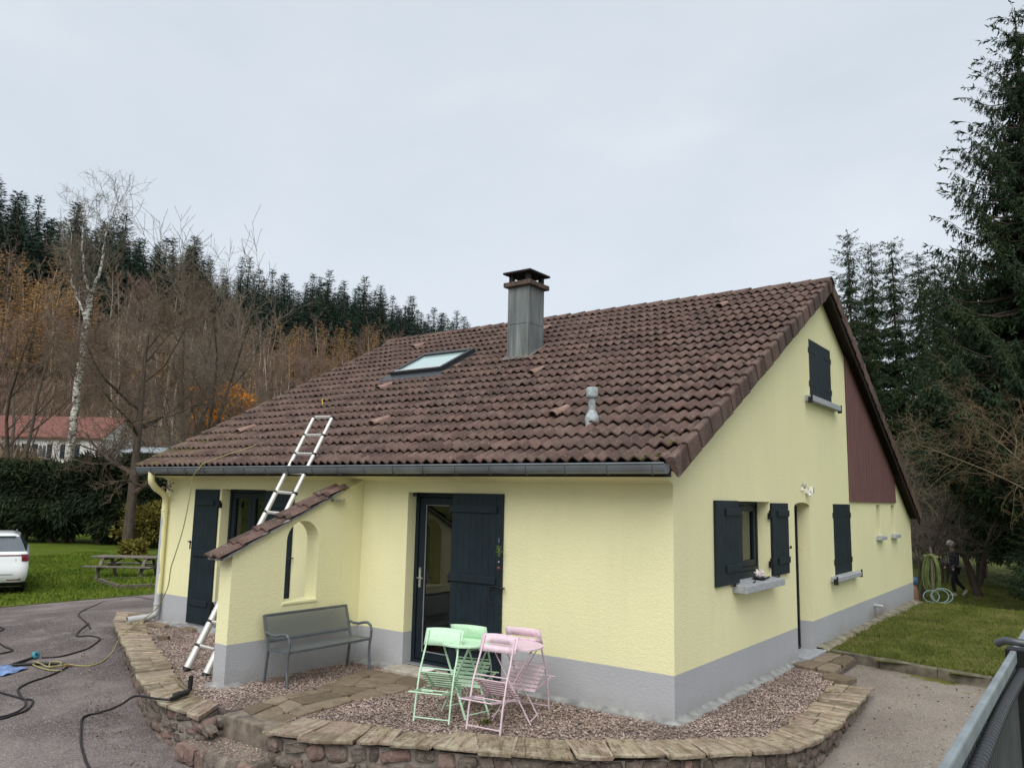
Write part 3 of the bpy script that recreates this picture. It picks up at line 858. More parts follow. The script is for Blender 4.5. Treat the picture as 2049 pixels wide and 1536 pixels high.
m.add([(cx0 - .08, cy0 - .08, zz), (cx1 + .08, cy0 - .08, zz), (cx1 + .08, cy1 + .08, zz), (cx0 - .08, cy1 + .08, zz), (cx0 - .08, cy0 - .08, zz + .035), (cx1 + .08, cy0 - .08, zz + .035), (cx1 + .08, cy1 + .08, zz + .035), (cx0 - .08, cy1 + .08, zz + .035), ((cx0 + cx1) / 2, (cy0 + cy1) / 2, zz + .13)],
      [(0, 3, 2, 1), (0, 1, 5, 4), (1, 2, 6, 5), (2, 3, 7, 6), (3, 0, 4, 7), (4, 5, 8), (5, 6, 8), (6, 7, 8), (7, 4, 8)]); m.build('cap_slab', M_soot, ch, bevel=.01)
m = MB()
yf = cy0 - .14
m.add([(x, y, ztile(y) + .075) for y in (yf, cy1 - .1) for x in (cx0 - .1, cx1 + .1)], [(0, 1, 3, 2)])
m.add([(x, y, ztile(y) + .078 + (0 if y < cy0 - .01 else .0)) for y in (yf, cy0) for x in (cx0 - .05, cx1 + .05)], [(0, 1, 3, 2)])
m.build('lead_flashing', simple('lead flashing', (.12, .11, .095), .7, var=.4), ch)

# ---- skylight
sk = empty('skylight', (0, 0, 0), 0, house)
sx0, sx1, sy0, sy1 = SKY
Ms = Matrix.Translation(((sx0 + sx1) / 2, sy0, ztile(sy0))) @ Rx
ww, ll = sx1 - sx0, (sy1 - sy0) / math.cos(ANG)
def lbox(name, x0, x1, y0, y1, z0, z1, mat, parent, bev=.004):
    m = MB(); m.box(x0, x1, y0, y1, z0, z1, Ms); return m.build(name, mat, parent, bevel=bev)
M_skf = simple('dark skylight frame', (.035, .037, .04), .45, metal=.3)
lbox('frame_side', -ww / 2, -ww / 2 + .075, 0, ll, .0, .125, M_skf, sk); lbox('frame_side', ww / 2 - .075, ww / 2, 0, ll, .0, .125, M_skf, sk)
lbox('frame_bottom', -ww / 2 + .075, ww / 2 - .075, 0, .075, .0, .12, M_skf, sk); lbox('frame_top', -ww / 2 + .075, ww / 2 - .075, ll - .11, ll, .0, .135, M_skf, sk)
lbox('frame_trim', -ww / 2 + .07, ww / 2 - .07, .055, .085, .118, .128, M_alu, sk); 
t = NT('skylight glass'); t.color((.35, .47, .45)).rough(.03).spec(1.0); t.b.inputs['IOR'].default_value = 2.4; M_skg = t.m
lbox('glass_pane', -ww / 2 + .075, ww / 2 - .075, .075, ll - .11, .085, .095, M_skg, sk, 0)
lbox('flashing', -ww / 2 - .13, ww / 2 + .13, -.26, .03, .035, .052, simple('skylight flashing', (.05, .06, .068), .5, metal=.3), sk, 0)
lbox('flashing', -ww / 2 - .10, -ww / 2, 0, ll + .05, .03, .045, M_skf, sk, 0); lbox('flashing', ww / 2, ww / 2 + .10, 0, ll + .05, .03, .045, M_skf, sk, 0)
# ---- roof vent pipe
vp = empty('vent_pipe', (-1.27, .52, ztile(.52)), 0, house)
M_vp = simple('grey weathered vent', (.30, .33, .34), .6, var=.35, nscale=20)
MB().lathe([(.075, -.04), (.085, .05), (.082, .11), (.06, .15), (.042, .18)], 16).build('vent_base', M_vp, vp)
MB().lathe([(.042, .17), (.045, .33), (.045, .35)], 16).build('vent_shaft', M_vp, vp)
MB().lathe([(.044, .325), (.072, .33), (.072, .37), (.07, .385), (.07, .44), (.06, .455), (0, .46)], 16).build('vent_cap', M_vp, vp)
# ================================================================== GROUND AND TERRACE
def smooth(a, b, x):
    t_ = min(1, max(0, (x - a) / (b - a))); return t_ * t_ * (3 - 2 * t_)
def gz(x, y):
    """drive, path and left lawn level"""
    za = min(-.25 + .06 * y - .014 * x, -.085)
    za = max(za, -.75)
    k = smooth(-10.5, -16, x)
    return za * (1 - k) + (-.45 + .02 * math.sin(x * .3) * math.cos(y * .25)) * k
def gzr(x, y):
    """right lawn level"""
    return .035 - .5 * smooth(11.5, 17, y) + .01 * math.sin(x * 2.1 + y)
KERB = lambda x: 4.97 - .276 * (x - .167)
def hill(x, y):
    """terrain beyond the garden: meadow, then a wooded slope up to a level ridge along x=-200"""
    pts = [(-300, 22), (-235, 40), (-205, 47.5), (-190, 46), (-150, 32), (-110, 15), (-90, 7.0), (-75, 3.0), (-60, .6), (-48, -.55), (-30, -.8), (60, -1.2), (300, -3)]
    if x <= pts[0][0]: z = 22 - (pts[0][0] - x) * .1
    else:
        z = pts[-1][1]
        for (a, za), (b, zb) in zip(pts[:-1], pts[1:]):
            if a <= x <= b: z = za + (zb - za) * smooth(a, b, x) * .5 + (zb - za) * (x - a) / (b - a) * .5; break
    k = smooth(-60, -130, x)
    return z + k * (1.6 * math.sin(y * .045) + 1.1 * math.sin(y * .11 + x * .05))

def sheet(name, xs, ys, zf, mat, keep=None, kind='structure', **kw):
    V = []; F = []; nx = len(xs); ny = len(ys)
    for y in ys:
        for x in xs: V.append((x, y, zf(x, y)))
    for j in range(ny - 1):
        for i in range(nx - 1):
            if keep and not keep((xs[i] + xs[i + 1]) / 2, (ys[j] + ys[j + 1]) / 2): continue
            F.append((j * nx + i, j * nx + i + 1, (j + 1) * nx + i + 1, (j + 1) * nx + i))
    o = link(name, np_mesh(name, V, F, mat, True))
    tag(o, kind=kind, **kw)
    return o
lin = lambda a, b, n: [a + (b - a) * i / (n - 1) for i in range(n)]

# --- materials of the ground
t = NT('asphalt'); p = t.pos()
c = t.ramp(t.noise(p, .55, 5, .6), [(.36, (.045, .033, .032)), (.5, (.095, .074, .070)), (.62, (.175, .145, .136))])
c = t.mix(t.math('MULTIPLY', t.ramp(t.noise(t.mapping(p, (1.2, .35, 1), (0, 0, .9)), 2.2, 5), [(.5, 0), (.72, 1)]), .55), c, (.075, .058, .055))
c = t.mix(t.ramp(t.noise(p, 60, 3, .8), [(.50, 0), (.68, .9)]), c, (.38, .35, .33))
c = t.mix(t.ramp(t.noise(p, 38, 3, .8), [(.28, .8), (.46, 0)]), c, (.04, .033, .034))
c = t.mix(t.math('MULTIPLY', t.ramp(t.noise(p, 1.7, 6, .7), [(.56, 0), (.66, 1)]), .5), c, (.24, .215, .20))
c = t.mix(t.ramp(t.voro(p, 14), [(.02, 1), (.05, 0)]), c, (.42, .39, .34))
t.color(c).rough(.88).spec(.3)
t.bump(t.math('ADD', t.noise(p, 140, 2), t.noise(p, 30, 3)), .6, .012); M_asph = t.m

t = NT('fine gravel path'); p = t.pos()
c = t.ramp(t.noise(p, .8, 5, .6), [(.3, (.16, .135, .115)), (.5, (.225, .195, .165)), (.7, (.28, .245, .21))])
c = t.mix(t.ramp(t.noise(p, 95, 2), [(.5, 0), (.72, .75)]), c, (.42, .38, .34))
c = t.mix(t.ramp(t.noise(p, 60, 2), [(.3, .7), (.45, 0)]), c, (.09, .078, .066))
xyz = t.sep(p)
edge = t.math('SUBTRACT', 4.97 + .046, t.math('ADD', xyz[1], t.math('MULTIPLY', xyz[0], .276)))     # distance from the kerb
mk = t.math('ADD', t.math('MULTIPLY', edge, -.62), t.math('ADD', .62, t.math('MULTIPLY', t.math('SUBTRACT', t.noise(p, 1.6, 5, .65), .5), 2.6)))
c = t.mix(t.ramp(mk, [(.42, 0), (.62, 1)]), c, (.105, .11, .022))
t.color(c).rough(.95).spec(.15).bump(t.noise(p, 110, 3), .8, .012); M_path = t.m

def grass_mat(name, c1, c2, c3, sc=.5):
    t = NT(name); p = t.pos()
    c = t.ramp(t.noise(p, sc, 5, .65), [(.3, c1), (.5, c2), (.7, c3)])
    c = t.mix(t.math('MULTIPLY', t.ramp(t.noise(p, 9, 4), [(.4, 0), (.7, 1)]), .45), c, [x * .45 for x in c2])
    t.color(c).rough(.9).spec(.1).bump(t.noise(p, 45, 4, .7), 1.0, .04)
    return t.m
M_lawnL = grass_mat('left lawn', (.065, .105, .014), (.105, .155, .018), (.16, .20, .03))
M_lawnR = grass_mat('right lawn', (.065, .08, .02), (.12, .14, .032), (.20, .185, .07), 1.3)
M_blade = grass_mat('grass blades', (.075, .125, .016), (.125, .185, .02), (.19, .235, .035))
M_bladeR = grass_mat('mossy grass blades', (.08, .105, .02), (.155, .18, .038), (.26, .24, .095), 1.3)
t = NT('woodland floor'); p = t.pos(); xyz = t.sep(p)
c = t.ramp(t.noise(p, .16, 6, .65), [(.3, (.05, .036, .028)), (.5, (.095, .064, .046)), (.7, (.15, .095, .056))])
g_ = t.ramp(t.noise(p, .3, 4), [(.4, (.06, .085, .018)), (.7, (.13, .14, .035))])
mw = t.ramp(t.math('ADD', t.math('MULTIPLY', xyz[0], .01), t.math('MULTIPLY', t.noise(p, .06, 3), .2)), [(.0, 0), (.06, 0)])
k = t.n.new('ShaderNodeMapRange'); k.inputs['From Min'].default_value = -88; k.inputs['From Max'].default_value = -68
t.t.links.new(xyz[0], k.inputs['Value'])
t.color(t.mix(k.outputs[0], c, g_)).rough(1).spec(.05).bump(t.noise(p, 3, 5), 1, .3); M_wood_floor = t.m
t = NT('terrace soil'); p = t.pos()
t.color(t.ramp(t.noise(p, 20, 4), [(.3, (.06, .045, .04)), (.7, (.16, .125, .115))])).rough(1); M_soil = t.m

# --- sheets
sheet('terrain', lin(-420, -200, 12)[:-1] + lin(-200, -50, 61)[:-1] + lin(-50, 20, 15)[:-1] + lin(20, 400, 12), lin(-250, -20, 12)[:-1] + lin(-20, 160, 61)[:-1] + lin(160, 620, 24),
      lambda x, y: hill(x, y) - (.55 if x > -47 else 0), M_wood_floor)
sheet('driveway', lin(-15.9, 9, 84), lin(-16, 13, 98), gz, M_asph, keep=lambda x, y: not (-9.2 < x < -.2 and .2 < y < 12.4))
sheet('gravel_path', lin(-.6, 9, 49), lin(-6, 6, 61), lambda x, y: gz(x, y) + .006, M_path, keep=lambda x, y: y < KERB(x) + .15 and x > -.5 + .12 * y)
sheet('lawn', lin(-62, -15.8, 70), lin(-30, 60, 91), lambda x, y: (gz(x, y) + .012) * (1 - smooth(-44, -60, x)) + (hill(x, y) + .02) * smooth(-44, -60, x), M_lawnL)
o = sheet('lawn', lin(-.05, 9, 60), lin(3.6, 40, 150), gzr, M_lawnR, keep=lambda x, y: y > KERB(x) - .07)
sheet('back_lawn', lin(-15.8, -.05, 30), lin(12.7, 60, 60), lambda x, y: gzr(x, y) - .03, M_lawnR)
sheet('back_lawn', lin(9, 40, 20), lin(-20, 60, 40), lambda x, y: -.4, M_lawnR)

# --- kerb stones along the right lawn
M_kerb = simple('mossy concrete kerb', (.13, .115, .085), .95, var=.5, nscale=7, bump=.5)
kerb = empty('kerb', (0, 0, 0)); tag(kerb, kind='structure')
x = .22; rng = random.Random(11)
while x < 7:
    ln = rng.uniform(.62, .78); x1 = x + ln - .012
    a = Vector((x, KERB(x) - .03, 0)); b = Vector((x1, KERB(x1) - .03, 0))
    m = MB(); d = (b - a).normalized(); nrm = Vector((-d.y, d.x, 0))
    V = []
    for q in (a, b):
        for (s_, z) in ((-.04, -.3), (-.04, .042), (-.03, .056), (.035, .056), (.045, .042), (.045, -.3)): V.append(tuple(q + nrm * s_ + Vector((0, 0, z + rng.uniform(-.006, .006)))))
    m.add(V, [(i, (i + 1) % 6, (i + 1) % 6 + 6, i + 6) for i in range(6)] + [tuple(range(6)), tuple(range(6, 12))])
    m.build('kerbstone', M_kerb, kerb)
    x += ln
# mortar edge strip along the far part of the gable
m = MB(); V = []
yy = lin(4.9, 12.6, 40)
for y in yy: V += [(-.002, y, .075 + rng.uniform(-.01, .01)), (.10 + rng.uniform(-.03, .05), y, .062), (.17 + rng.uniform(-.03, .05), y, .02)]
m.add(V, [(3 * i + j, 3 * i + j + 1, 3 * i + j + 4, 3 * i + j + 3) for i in range(len(yy) - 1) for j in range(2)])
m.build('foundation_strip', simple('mossy mortar edge', (.20, .18, .13), .95, var=.6, nscale=4, bump=.6), house, fixn=False)

# --- terrace
IN_L = [(-9.875, .16), (-9.11, -.385), (-8.2, -.79), (-7.374, -1.178), (-6.35, -1.61), (-5.36, -2.054), (-4.75, -2.33), (-4.3, -2.46), (-3.83, -2.52)]
OUT_L = [(-10.587, -.035), (-9.537, -.655), (-8.55, -1.08), (-7.689, -1.471), (-6.62, -1.93), (-5.608, -2.379), (-4.911, -2.688), (-4.3, -2.85), (-3.582, -2.885)]
IN_R = [(-2.80, -2.28), (-2.33, -2.08), (-1.856, -1.932), (-1.35, -1.69), (-.851, -1.421), (-.45, -1.18), (-.073, -.897), (.25, -.58), (.548, -.252), (.876, .087), (.895, .782), (.87, 1.45), (.84, 2.134), (.79, 2.72)]
OUT_R = [(-2.72, -2.792), (-2.211, -2.653), (-1.542, -2.255), (-1.1, -2.08), (-.69, -1.891), (-.26, -1.62), (.145, -1.303), (.5, -.93), (.84, -.532), (1.218, -.116), (1.30, .45), (1.30, 1.0), (1.275, 1.7), (1.213, 2.887)]
TERR = IN_L + [(-3.5, -2.5), (-2.85, -2.45)] + IN_R + [(.62, 3.4), (0.0, 3.52), (0, 0), (-9.3, 0)]
plate('terrace', [(0, 3.4), (.55, 3.3), (.60, 3.3), (.60, 4.72), (.15, 4.9), (0, 4.9)], [], lambda u, v, d: (u, v, d), -.012, -.4, M_soil); tag(bpy.data.objects['terrace'], kind='structure')
tag(plate('terrace', TERR, [], lambda u, v, d: (u, v, d), -.02, -.6, M_soil), kind='structure')

t = NT('pink pebbles'); p = t.pos()
gi = t.n.new('ShaderNodeNewGeometry')
rv = gi.outputs['Random Per Island']
c = t.ramp(rv, [(0, (.12, .082, .066)), (.25, (.205, .146, .120)), (.5, (.285, .208, .173)), (.75, (.355, .27, .228)), (.93, (.45, .37, .315)), (1, (.60, .53, .47))])
c = t.mix(t.math('MULTIPLY', t.ramp(t.noise(p, 1.1, 5, .65), [(.42, 0), (.66, 1)]), .65), c, (.085, .062, .046))
t.color(c).rough(.8).spec(.3); M_peb = t.m
FLAG = [(-4.05, -.28), (-3.0, -.28), (-2.90, -.85), (-2.98, -1.5), (-2.95, -2.25), (-2.85, -2.5), (-3.62, -2.55), (-3.65, -2.25), (-3.76, -1.83), (-3.70, -1.33), (-3.86, -.82)]
rs = np.random.RandomState(4)
def scatter(poly, n, avoid=()):
    xs_ = [q[0] for q in poly]; ys_ = [q[1] for q in poly]
    P = np.stack([rs.uniform(min(xs_), max(xs_), n), rs.uniform(min(ys_), max(ys_), n)], 1)
    ok = np.array([in_poly(a, b, poly) and not any(in_poly(a, b, h) for h in avoid) for a, b in P])
    return P[ok]
octv = np.array([(1, 0, 0), (-1, 0, 0), (0, 1, 0), (0, -1, 0), (0, 0, 1)], float)
octf = np.array([(0, 2, 4), (2, 1, 4), (1, 3, 4), (3, 0, 4)])      # the buried half is left out
def pebbles(P, zf, rmin, rmax, mat, name, flat=.6):
    n = len(P)
    r_ = rs.uniform(rmin, rmax, (n, 1, 1))
    v = octv[None] * (1 + .35 * rs.randn(n, 5, 1).clip(-1, 1)) * r_
    v[:, :, 2] *= flat
    a = rs.uniform(0, 2 * PI, n); c_, s_ = np.cos(a)[:, None], np.sin(a)[:, None]
    x = v[:, :, 0] * c_ - v[:, :, 1] * s_; y = v[:, :, 0] * s_ + v[:, :, 1] * c_
    z = np.array([zf(q[0], q[1]) for q in P])[:, None]
    V = np.stack([x + P[:, :1], y + P[:, 1:2], v[:, :, 2] + z], 2).reshape(-1, 3)
    F = (octf[None] + (np.arange(n) * 5)[:, None, None]).reshape(-1, 3)
    o = link(name, np_mesh(name, V, F, mat, False)); tag(o, kind='stuff'); return o
PP = scatter(TERR, 165000, [FLAG, [(-4.76, 0), (-4.52, 0), (-4.52, -1.97), (-4.76, -1.97)]])
o = pebbles(PP[:88000], lambda x, y: -.004 + .008 * math.sin(x * 7) * math.sin(y * 6), .006, .0145, M_peb, 'terrace_gravel')
tag(o, 'pink and grey pebbles covering the terrace', 'gravel')
# loose bits on the drive and on the path
PD = scatter([(-15, -12), (2, -12), (-2, -3), (-10, -1), (-15.5, 3)], 3800)
o = pebbles(PD, lambda x, y: gz(x, y) + .004, .003, .010, M_peb, 'drive_grit'); tag(o, 'pale grit scattered over the asphalt drive', 'grit')
PD = scatter([(.6, -2), (4, -2), (3.2, 4.0), (.3, 4.5), (1.35, 2.5), (1.35, 0)], 6500)
o = pebbles(PD, lambda x, y: gz(x, y) + .008, .003, .009, M_peb, 'path_grit'); tag(o, 'fine grit lying on the gravel path', 'grit')

# --- stone materials
t = NT('coping sandstone'); p = t.pos(); o_ = t.tc('Object')
rv = t.rnd()
c = t.ramp(rv, [(0, (.22, .175, .125)), (.35, (.31, .25, .172)), (.7, (.37, .305, .21)), (1, (.29, .215, .165))])
lay = t.noise(t.mapping(o_, (2.6, 17, 8)), 1.0, 7, .72, .9)
c = t.mix(t.math('MULTIPLY', t.ramp(lay, [(.47, 0), (.60, 1)]), .9), c, (.095, .068, .038))
c = t.mix(t.math('MULTIPLY', t.ramp(t.noise(o_, 7, 5, .6), [(.52, 0), (.70, 1)]), .75), c, (.50, .455, .34))
c = t.mix(t.math('MULTIPLY', t.ramp(t.noise(p, 2.5, 5, .7), [(.50, 0), (.64, 1)]), .7), c, (.13, .105, .065))
c = t.mix(t.math('MULTIPLY', t.ramp(t.noise(p, 1.1, 4, .6), [(.5, 0), (.65, 1)]), .5), c, (.33, .25, .215))
t.color(c).rough(.92).spec(.2)
t.bump(t.math('ADD', lay, t.math('MULTIPLY', t.noise(p, 60, 3), .3)), .9, .03); M_cope = t.m
t = NT('wall stone'); p = t.pos(); rv = t.rnd()
c = t.ramp(rv, [(0, (.10, .08, .066)), (.3, (.15, .122, .10)), (.6, (.175, .147, .12)), (.82, (.19, .138, .115)), (.94, (.22, .14, .118)), (1, (.25, .215, .175))])
c = t.mix(t.math('MULTIPLY', t.ramp(t.noise(p, 9, 5, .65), [(.45, 0), (.7, 1)]), .75), c, (.06, .05, .042))
c = t.mix(t.math('MULTIPLY', t.ramp(t.noise(p, 25, 4), [(.55, 0), (.75, 1)]), .5), c, (.36, .32, .27))
t.color(c).rough(.95).spec(.15).bump(t.math('ADD', t.noise(p, 18, 5, .7), t.math('MULTIPLY', t.noise(p, 90, 2), .3)), 1, .02); M_stone = t.m
M_wmortar = simple('wall mortar', (.20, .175, .15), 1, var=.6, nscale=9, bump=1, bscale=28)
t = NT('flagstone'); p = t.pos(); rv = t.rnd()
c = t.ramp(rv, [(0, (.13, .10, .07)), (.5, (.185, .142, .10)), (1, (.25, .20, .145))])
c = t.mix(t.math('MULTIPLY', t.ramp(t.noise(p, 6, 6, .7), [(.45, 0), (.65, 1)]), .6), c, (.085, .07, .045))
t.color(c).rough(.92).spec(.2).bump(t.noise(p, 25, 5), .5, .02); M_flag = t.m

# --- retaining wall: core, stones, coping
rwall = empty('retaining_wall', (-3, -2.6, 0))
tag(rwall, 'low rubble stone retaining wall with flagstone coping around the terrace', 'stone wall')
RW = Matrix.Translation((3, 2.6, 0))
def resample(pts, n):
    P = [Vector((a, b, 0)) for a, b in pts]; d = [0]
    for a, b in zip(P[:-1], P[1:]): d.append(d[-1] + (b - a).length)
    out = []
    for i in range(n):
        s_ = d[-1] * i / (n - 1)
        for k in range(len(P) - 1):
            if d[k] <= s_ <= d[k + 1] + 1e-9: out.append(P[k].lerp(P[k + 1], (s_ - d[k]) / (d[k + 1] - d[k]))); break
    return out
def coping(inn, out, seed, lo, hi, skew=.0):
    rr = random.Random(seed); N = 240
    A = resample(inn, N); B = resample(out, N)
    ln = sum((B[i + 1] - B[i]).length for i in range(N - 1))
    cuts = [0.0]
    while cuts[-1] < ln: cuts.append(cuts[-1] + rr.uniform(lo, hi))
    cuts = [min(1, c / ln) for c in cuts]
    if cuts[-1] - cuts[-2] < .3 * lo / ln: cuts.pop(-2)
    pa = lambda u: A[max(0, min(N - 1, int(round(u * (N - 1)))))]
    pb = lambda u: B[max(0, min(N - 1, int(round(u * (N - 1)))))]
    sk = [0] + [rr.uniform(-.18, .18) * lo / ln for _ in cuts[1:-1]] + [0]
    for i in range(len(cuts) - 1):
        u0, u1 = cuts[i], cuts[i + 1]; gap = .008 / ln
        rows = [(0, 1)] if rr.random() < .62 else [(0, rr.uniform(.35, .6)), (None, 1)]
        last = 0
        for r0, r1 in rows:
            if r0 is None: r0 = last + .02
            last = r1
            def pt(u, s_, v): 
                uu = u + s_ * (1 - 2 * v)
                return pa(uu).lerp(pb(uu), v)
            nseg = 3; edge_in = []; edge_out = []
            for q in range(nseg + 1):
                w = q / nseg; u = u0 + gap + (u1 - u0 - 2 * gap) * w; s_ = sk[i] * (1 - w) + sk[i + 1] * w
                edge_in.append(pt(u, s_, r0)); edge_out.append(pt(u, s_, r1))
            for q in range(nseg + 1):
                d = (edge_out[q] - edge_in[q]).normalized()
                edge_in[q] = edge_in[q] + d * rr.uniform(-.03, .03) * (1 if r0 == 0 else 0); edge_out[q] = edge_out[q] + d * rr.uniform(-.012, .022) * (1 if r1 == 1 else 0)
            ring = edge_in + edge_out[::-1]
            c0 = sum(ring, Vector()) / len(ring)
            zt = .030 + rr.uniform(-.010, .012); th = rr.uniform(.024, .040); tx, ty = rr.gauss(0, .012), rr.gauss(0, .012)
            zz = lambda q: zt + (q.x - c0.x) * tx + (q.y - c0.y) * ty
            n = len(ring)
            V = []
            for q in ring: V.append((q - c0) * .985 + Vector((0, 0, zz(q) + rr.uniform(-.003, .003))))
            for q in ring: V.append((q - c0) + Vector((0, 0, zz(q) - .006 - rr.uniform(0, .006))))
            for q in ring: V.append((q - c0) * .985 + Vector((0, 0, zz(q) - th)))
            F = [tuple(range(n))] + [(i_ + k * n, (i_ + 1) % n + k * n, (i_ + 1) % n + (k + 1) * n, i_ + (k + 1) * n) for k in range(2) for i_ in range(n)] + [tuple(range(3 * n - 1, 2 * n - 1, -1))]
            # rotate so local x runs across the wall (bedding streaks follow it)
            dd = (edge_out[1] - edge_in[1]); ang = math.atan2(dd.y, dd.x)
            Mi = Matrix.Rotation(-ang, 3, 'Z')
            m = MB(); m.add([Mi @ v for v in V], F)
            m.build('coping_stone', M_cope, rwall, loc=c0 + Vector((3, 2.6, 0)), rot=(0, 0, ang))
        # raised mortar in the joint
        if i and rr.random() < .75:
            u = cuts[i]; s_ = sk[i]
            a = pa(u + s_).lerp(pb(u + s_), .06); b = pa(u - s_).lerp(pb(u - s_), .97)
            m = MB(); m.tube([a + Vector((3, 2.6, .022)), a.lerp(b, .5) + Vector((3 + rr.uniform(-.01, .01), 2.6, .026)), b + Vector((3, 2.6, .020))], [.016, .014, .018], 6, smooth=True)
            m.build('mortar_joint', M_wmortar2, rwall)
M_wmortar2 = simple('pale joint mortar', (.33, .26, .20), 1, var=.3, nscale=14, bump=.5)
coping(IN_L, OUT_L, 3, .22, .42)
coping(IN_R, OUT_R, 8, .30, .52)
# core of the wall, 5 cm inside the coping edge
def core(inn, out, name):
    N = 60; A = resample(inn, N); B = resample(out, N); m = MB(); V = []
    for a, b in zip(A, B):
        e = a.lerp(b, 1) - (b - a).normalized() * .075
        for q, z in ((a, -.03), (e, -.03), (e, gz(e.x, e.y) - .12), (a, gz(a.x, a.y) - .12)): V.append((q.x + 3, q.y + 2.6, z))
    m.add(V, [(4 * i + j, 4 * i + (j + 1) % 4, 4 * i + 4 + (j + 1) % 4, 4 * i + 4 + j) for i in range(N - 1) for j in range(4)] + [(0, 1, 2, 3), (4 * N - 4, 4 * N - 3, 4 * N - 2, 4 * N - 1)])
    m.build(name, M_wmortar, rwall)
core(IN_L, OUT_L, 'wall_core'); core(IN_R, OUT_R, 'wall_core')
# stone variants: rough rounded blocks
stone_vars = []
for s_ in range(9):
    bm = bmesh.new(); bmesh.ops.create_cube(bm, size=1)
    bmesh.ops.subdivide_edges(bm, edges=bm.edges[:], cuts=2, use_grid_fill=True)
    rr = random.Random(40 + s_)
    for v in bm.verts:
        co = v.co; m_ = max(abs(co.x), abs(co.y), abs(co.z)); l = co.length
        sph = co * (m_ / l) * 1.12 if l else co
        v.co = co.lerp(sph, .42)
        v.co += Vector((rr.gauss(0, .055), rr.gauss(0, .04), rr.gauss(0, .06)))
    me = bpy.data.meshes.new('stone'); bm.to_mesh(me); bm.free()
    me.materials.append(M_stone)
    for pg in me.polygons: pg.use_smooth = (s_ % 3 == 0)
    stone_vars.append(me)
def face_stones(out, u0, u1, seed, rows, hmin=.09):
    rr = random.Random(seed); N = 400; B = resample(out, N)
    ln = sum((B[i + 1] - B[i]).length for i in range(N - 1))
    zt = -.028
    for k in range(rows):
        s_ = u0 * ln + rr.uniform(-.1, 0)
        hh0 = rr.uniform(hmin, hmin + .04)
        ztop = zt
        while s_ < u1 * ln:
            w = rr.choice((rr.uniform(.07, .15), rr.uniform(.13, .24), rr.uniform(.2, .36))); c = (s_ + w / 2) / ln
            if c > 1 or c < 0: s_ += w; continue
            i = max(1, min(N - 2, int(c * (N - 1)))); q = B[i]; d = (B[i + 1] - B[i - 1]).normalized()
            nrm = Vector((d.y, -d.x, 0))
            h = hh0 * rr.uniform(.6, 1.2); zc = ztop - hh0 / 2 + rr.uniform(-.02, .02)
            if zc + h / 2 > -.03: zc = -.03 - h / 2
            if zc + h / 2 > gz(q.x, q.y) - .02:
                pos = q - nrm * (.098 + rr.uniform(-.012, .014)) + Vector((3, 2.6, zc))
                o = link('stone', rr.choice(stone_vars), rwall, loc=pos, rot=(rr.gauss(0, .08), rr.gauss(0, .16), math.atan2(d.y, d.x) + rr.choice((0, PI))), sc=(w * .92, .11, h * .95))
            s_ += w
        zt -= hh0 + .004
face_stones(OUT_L, 0, 1.0, 5, 5, .075)
face_stones(OUT_R, .0, .98, 6, 5, .10)
# wall ends at the steps
for (p0, sd) in (((-3.60, -2.87), 1), ((-2.70, -2.75), -1)):
    for k in range(3):
        for j in range(2):
            o = link('stone', rng.choice(stone_vars), rwall, loc=(p0[0] + 3 - sd * .035, p0[1] + 2.6 + .10 + j * .19, -.085 - k * .115), rot=(0, rng.gauss(0, .05), PI / 2), sc=(.19, .14, .11))
# steps
M_step = simple('worn sandstone step', (.165, .135, .105), .95, var=.55, nscale=7, bump=1.0, bscale=25)
MB().box(-3.60 + 3, -2.70 + 3, -2.62 + 2.6, -2.35 + 2.6, -.6, -.005).build('step', M_step, rwall, bevel=.02)
MB().box(-3.74 + 3, -2.64 + 3, -2.97 + 2.6, -2.622 + 2.6, -.7, -.205).build('step', M_step, rwall, bevel=.02)
for i in range(7):
    x = -3.75 + i * .16
    o = link('stone', rng.choice(stone_vars), rwall, loc=(x + 3 + .08, -2.97 + 2.6, -.29), rot=(0, rng.gauss(0, .06), 0), sc=(.155, .10, .15))

PS = scatter([(-3.7, -2.95), (-2.68, -2.95), (-2.68, -2.64), (-3.6, -2.64)], 900)
o = pebbles(PS, lambda x, y: -.200, .003, .011, M_peb, 'step_grit'); tag(o, 'loose grit on the lower step', 'grit')
# --- flagstones of the little path from the door to the steps, and by the side door
fp = empty('flagstone_path', (0, 0, 0)); tag(fp, kind='structure')
def flag(poly, z=.006, th=.04):
    rr = rng
    c0 = Vector((sum(q[0] for q in poly) / len(poly), sum(q[1] for q in poly) / len(poly), 0))
    # round the outline a little by cutting corners
    P = []
    n = len(poly)
    for i in range(n):
        a = Vector(poly[i - 1] + (0,)); b = Vector(poly[i] + (0,)); c = Vector(poly[(i + 1) % n] + (0,))
        P += [b.lerp(a, rr.uniform(.08, .2)), b.lerp(c, rr.uniform(.08, .2))]
    zz = z + rr.uniform(-.004, .008); tx, ty = rr.gauss(0, .01), rr.gauss(0, .01)
    V = []
    for k, dz in ((.95, 0), (1, -.008), (1, -th)):
        for q in P: V.append((q - c0) * k + Vector((0, 0, zz + dz + (q.x - c0.x) * tx + (q.y - c0.y) * ty)))
    n = len(P)
    m = MB(); m.add(V, [tuple(range(n))] + [(i + k * n, (i + 1) % n + k * n, (i + 1) % n + (k + 1) * n, i + (k + 1) * n) for k in range(2) for i in range(n)])
    m.build('flagstone', M_flag, fp, loc=c0)
LE = [(-4.08, -.24), (-3.95, -.62), (-3.82, -1.02), (-3.70, -1.40), (-3.74, -1.80), (-3.66, -2.15), (-3.60, -2.40)]
RI = [(-2.95, -.29), (-2.90, -.64), (-2.92, -1.0), (-2.98, -1.45), (-2.97, -1.85), (-2.95, -2.2), (-2.86, -2.42)]
G = []
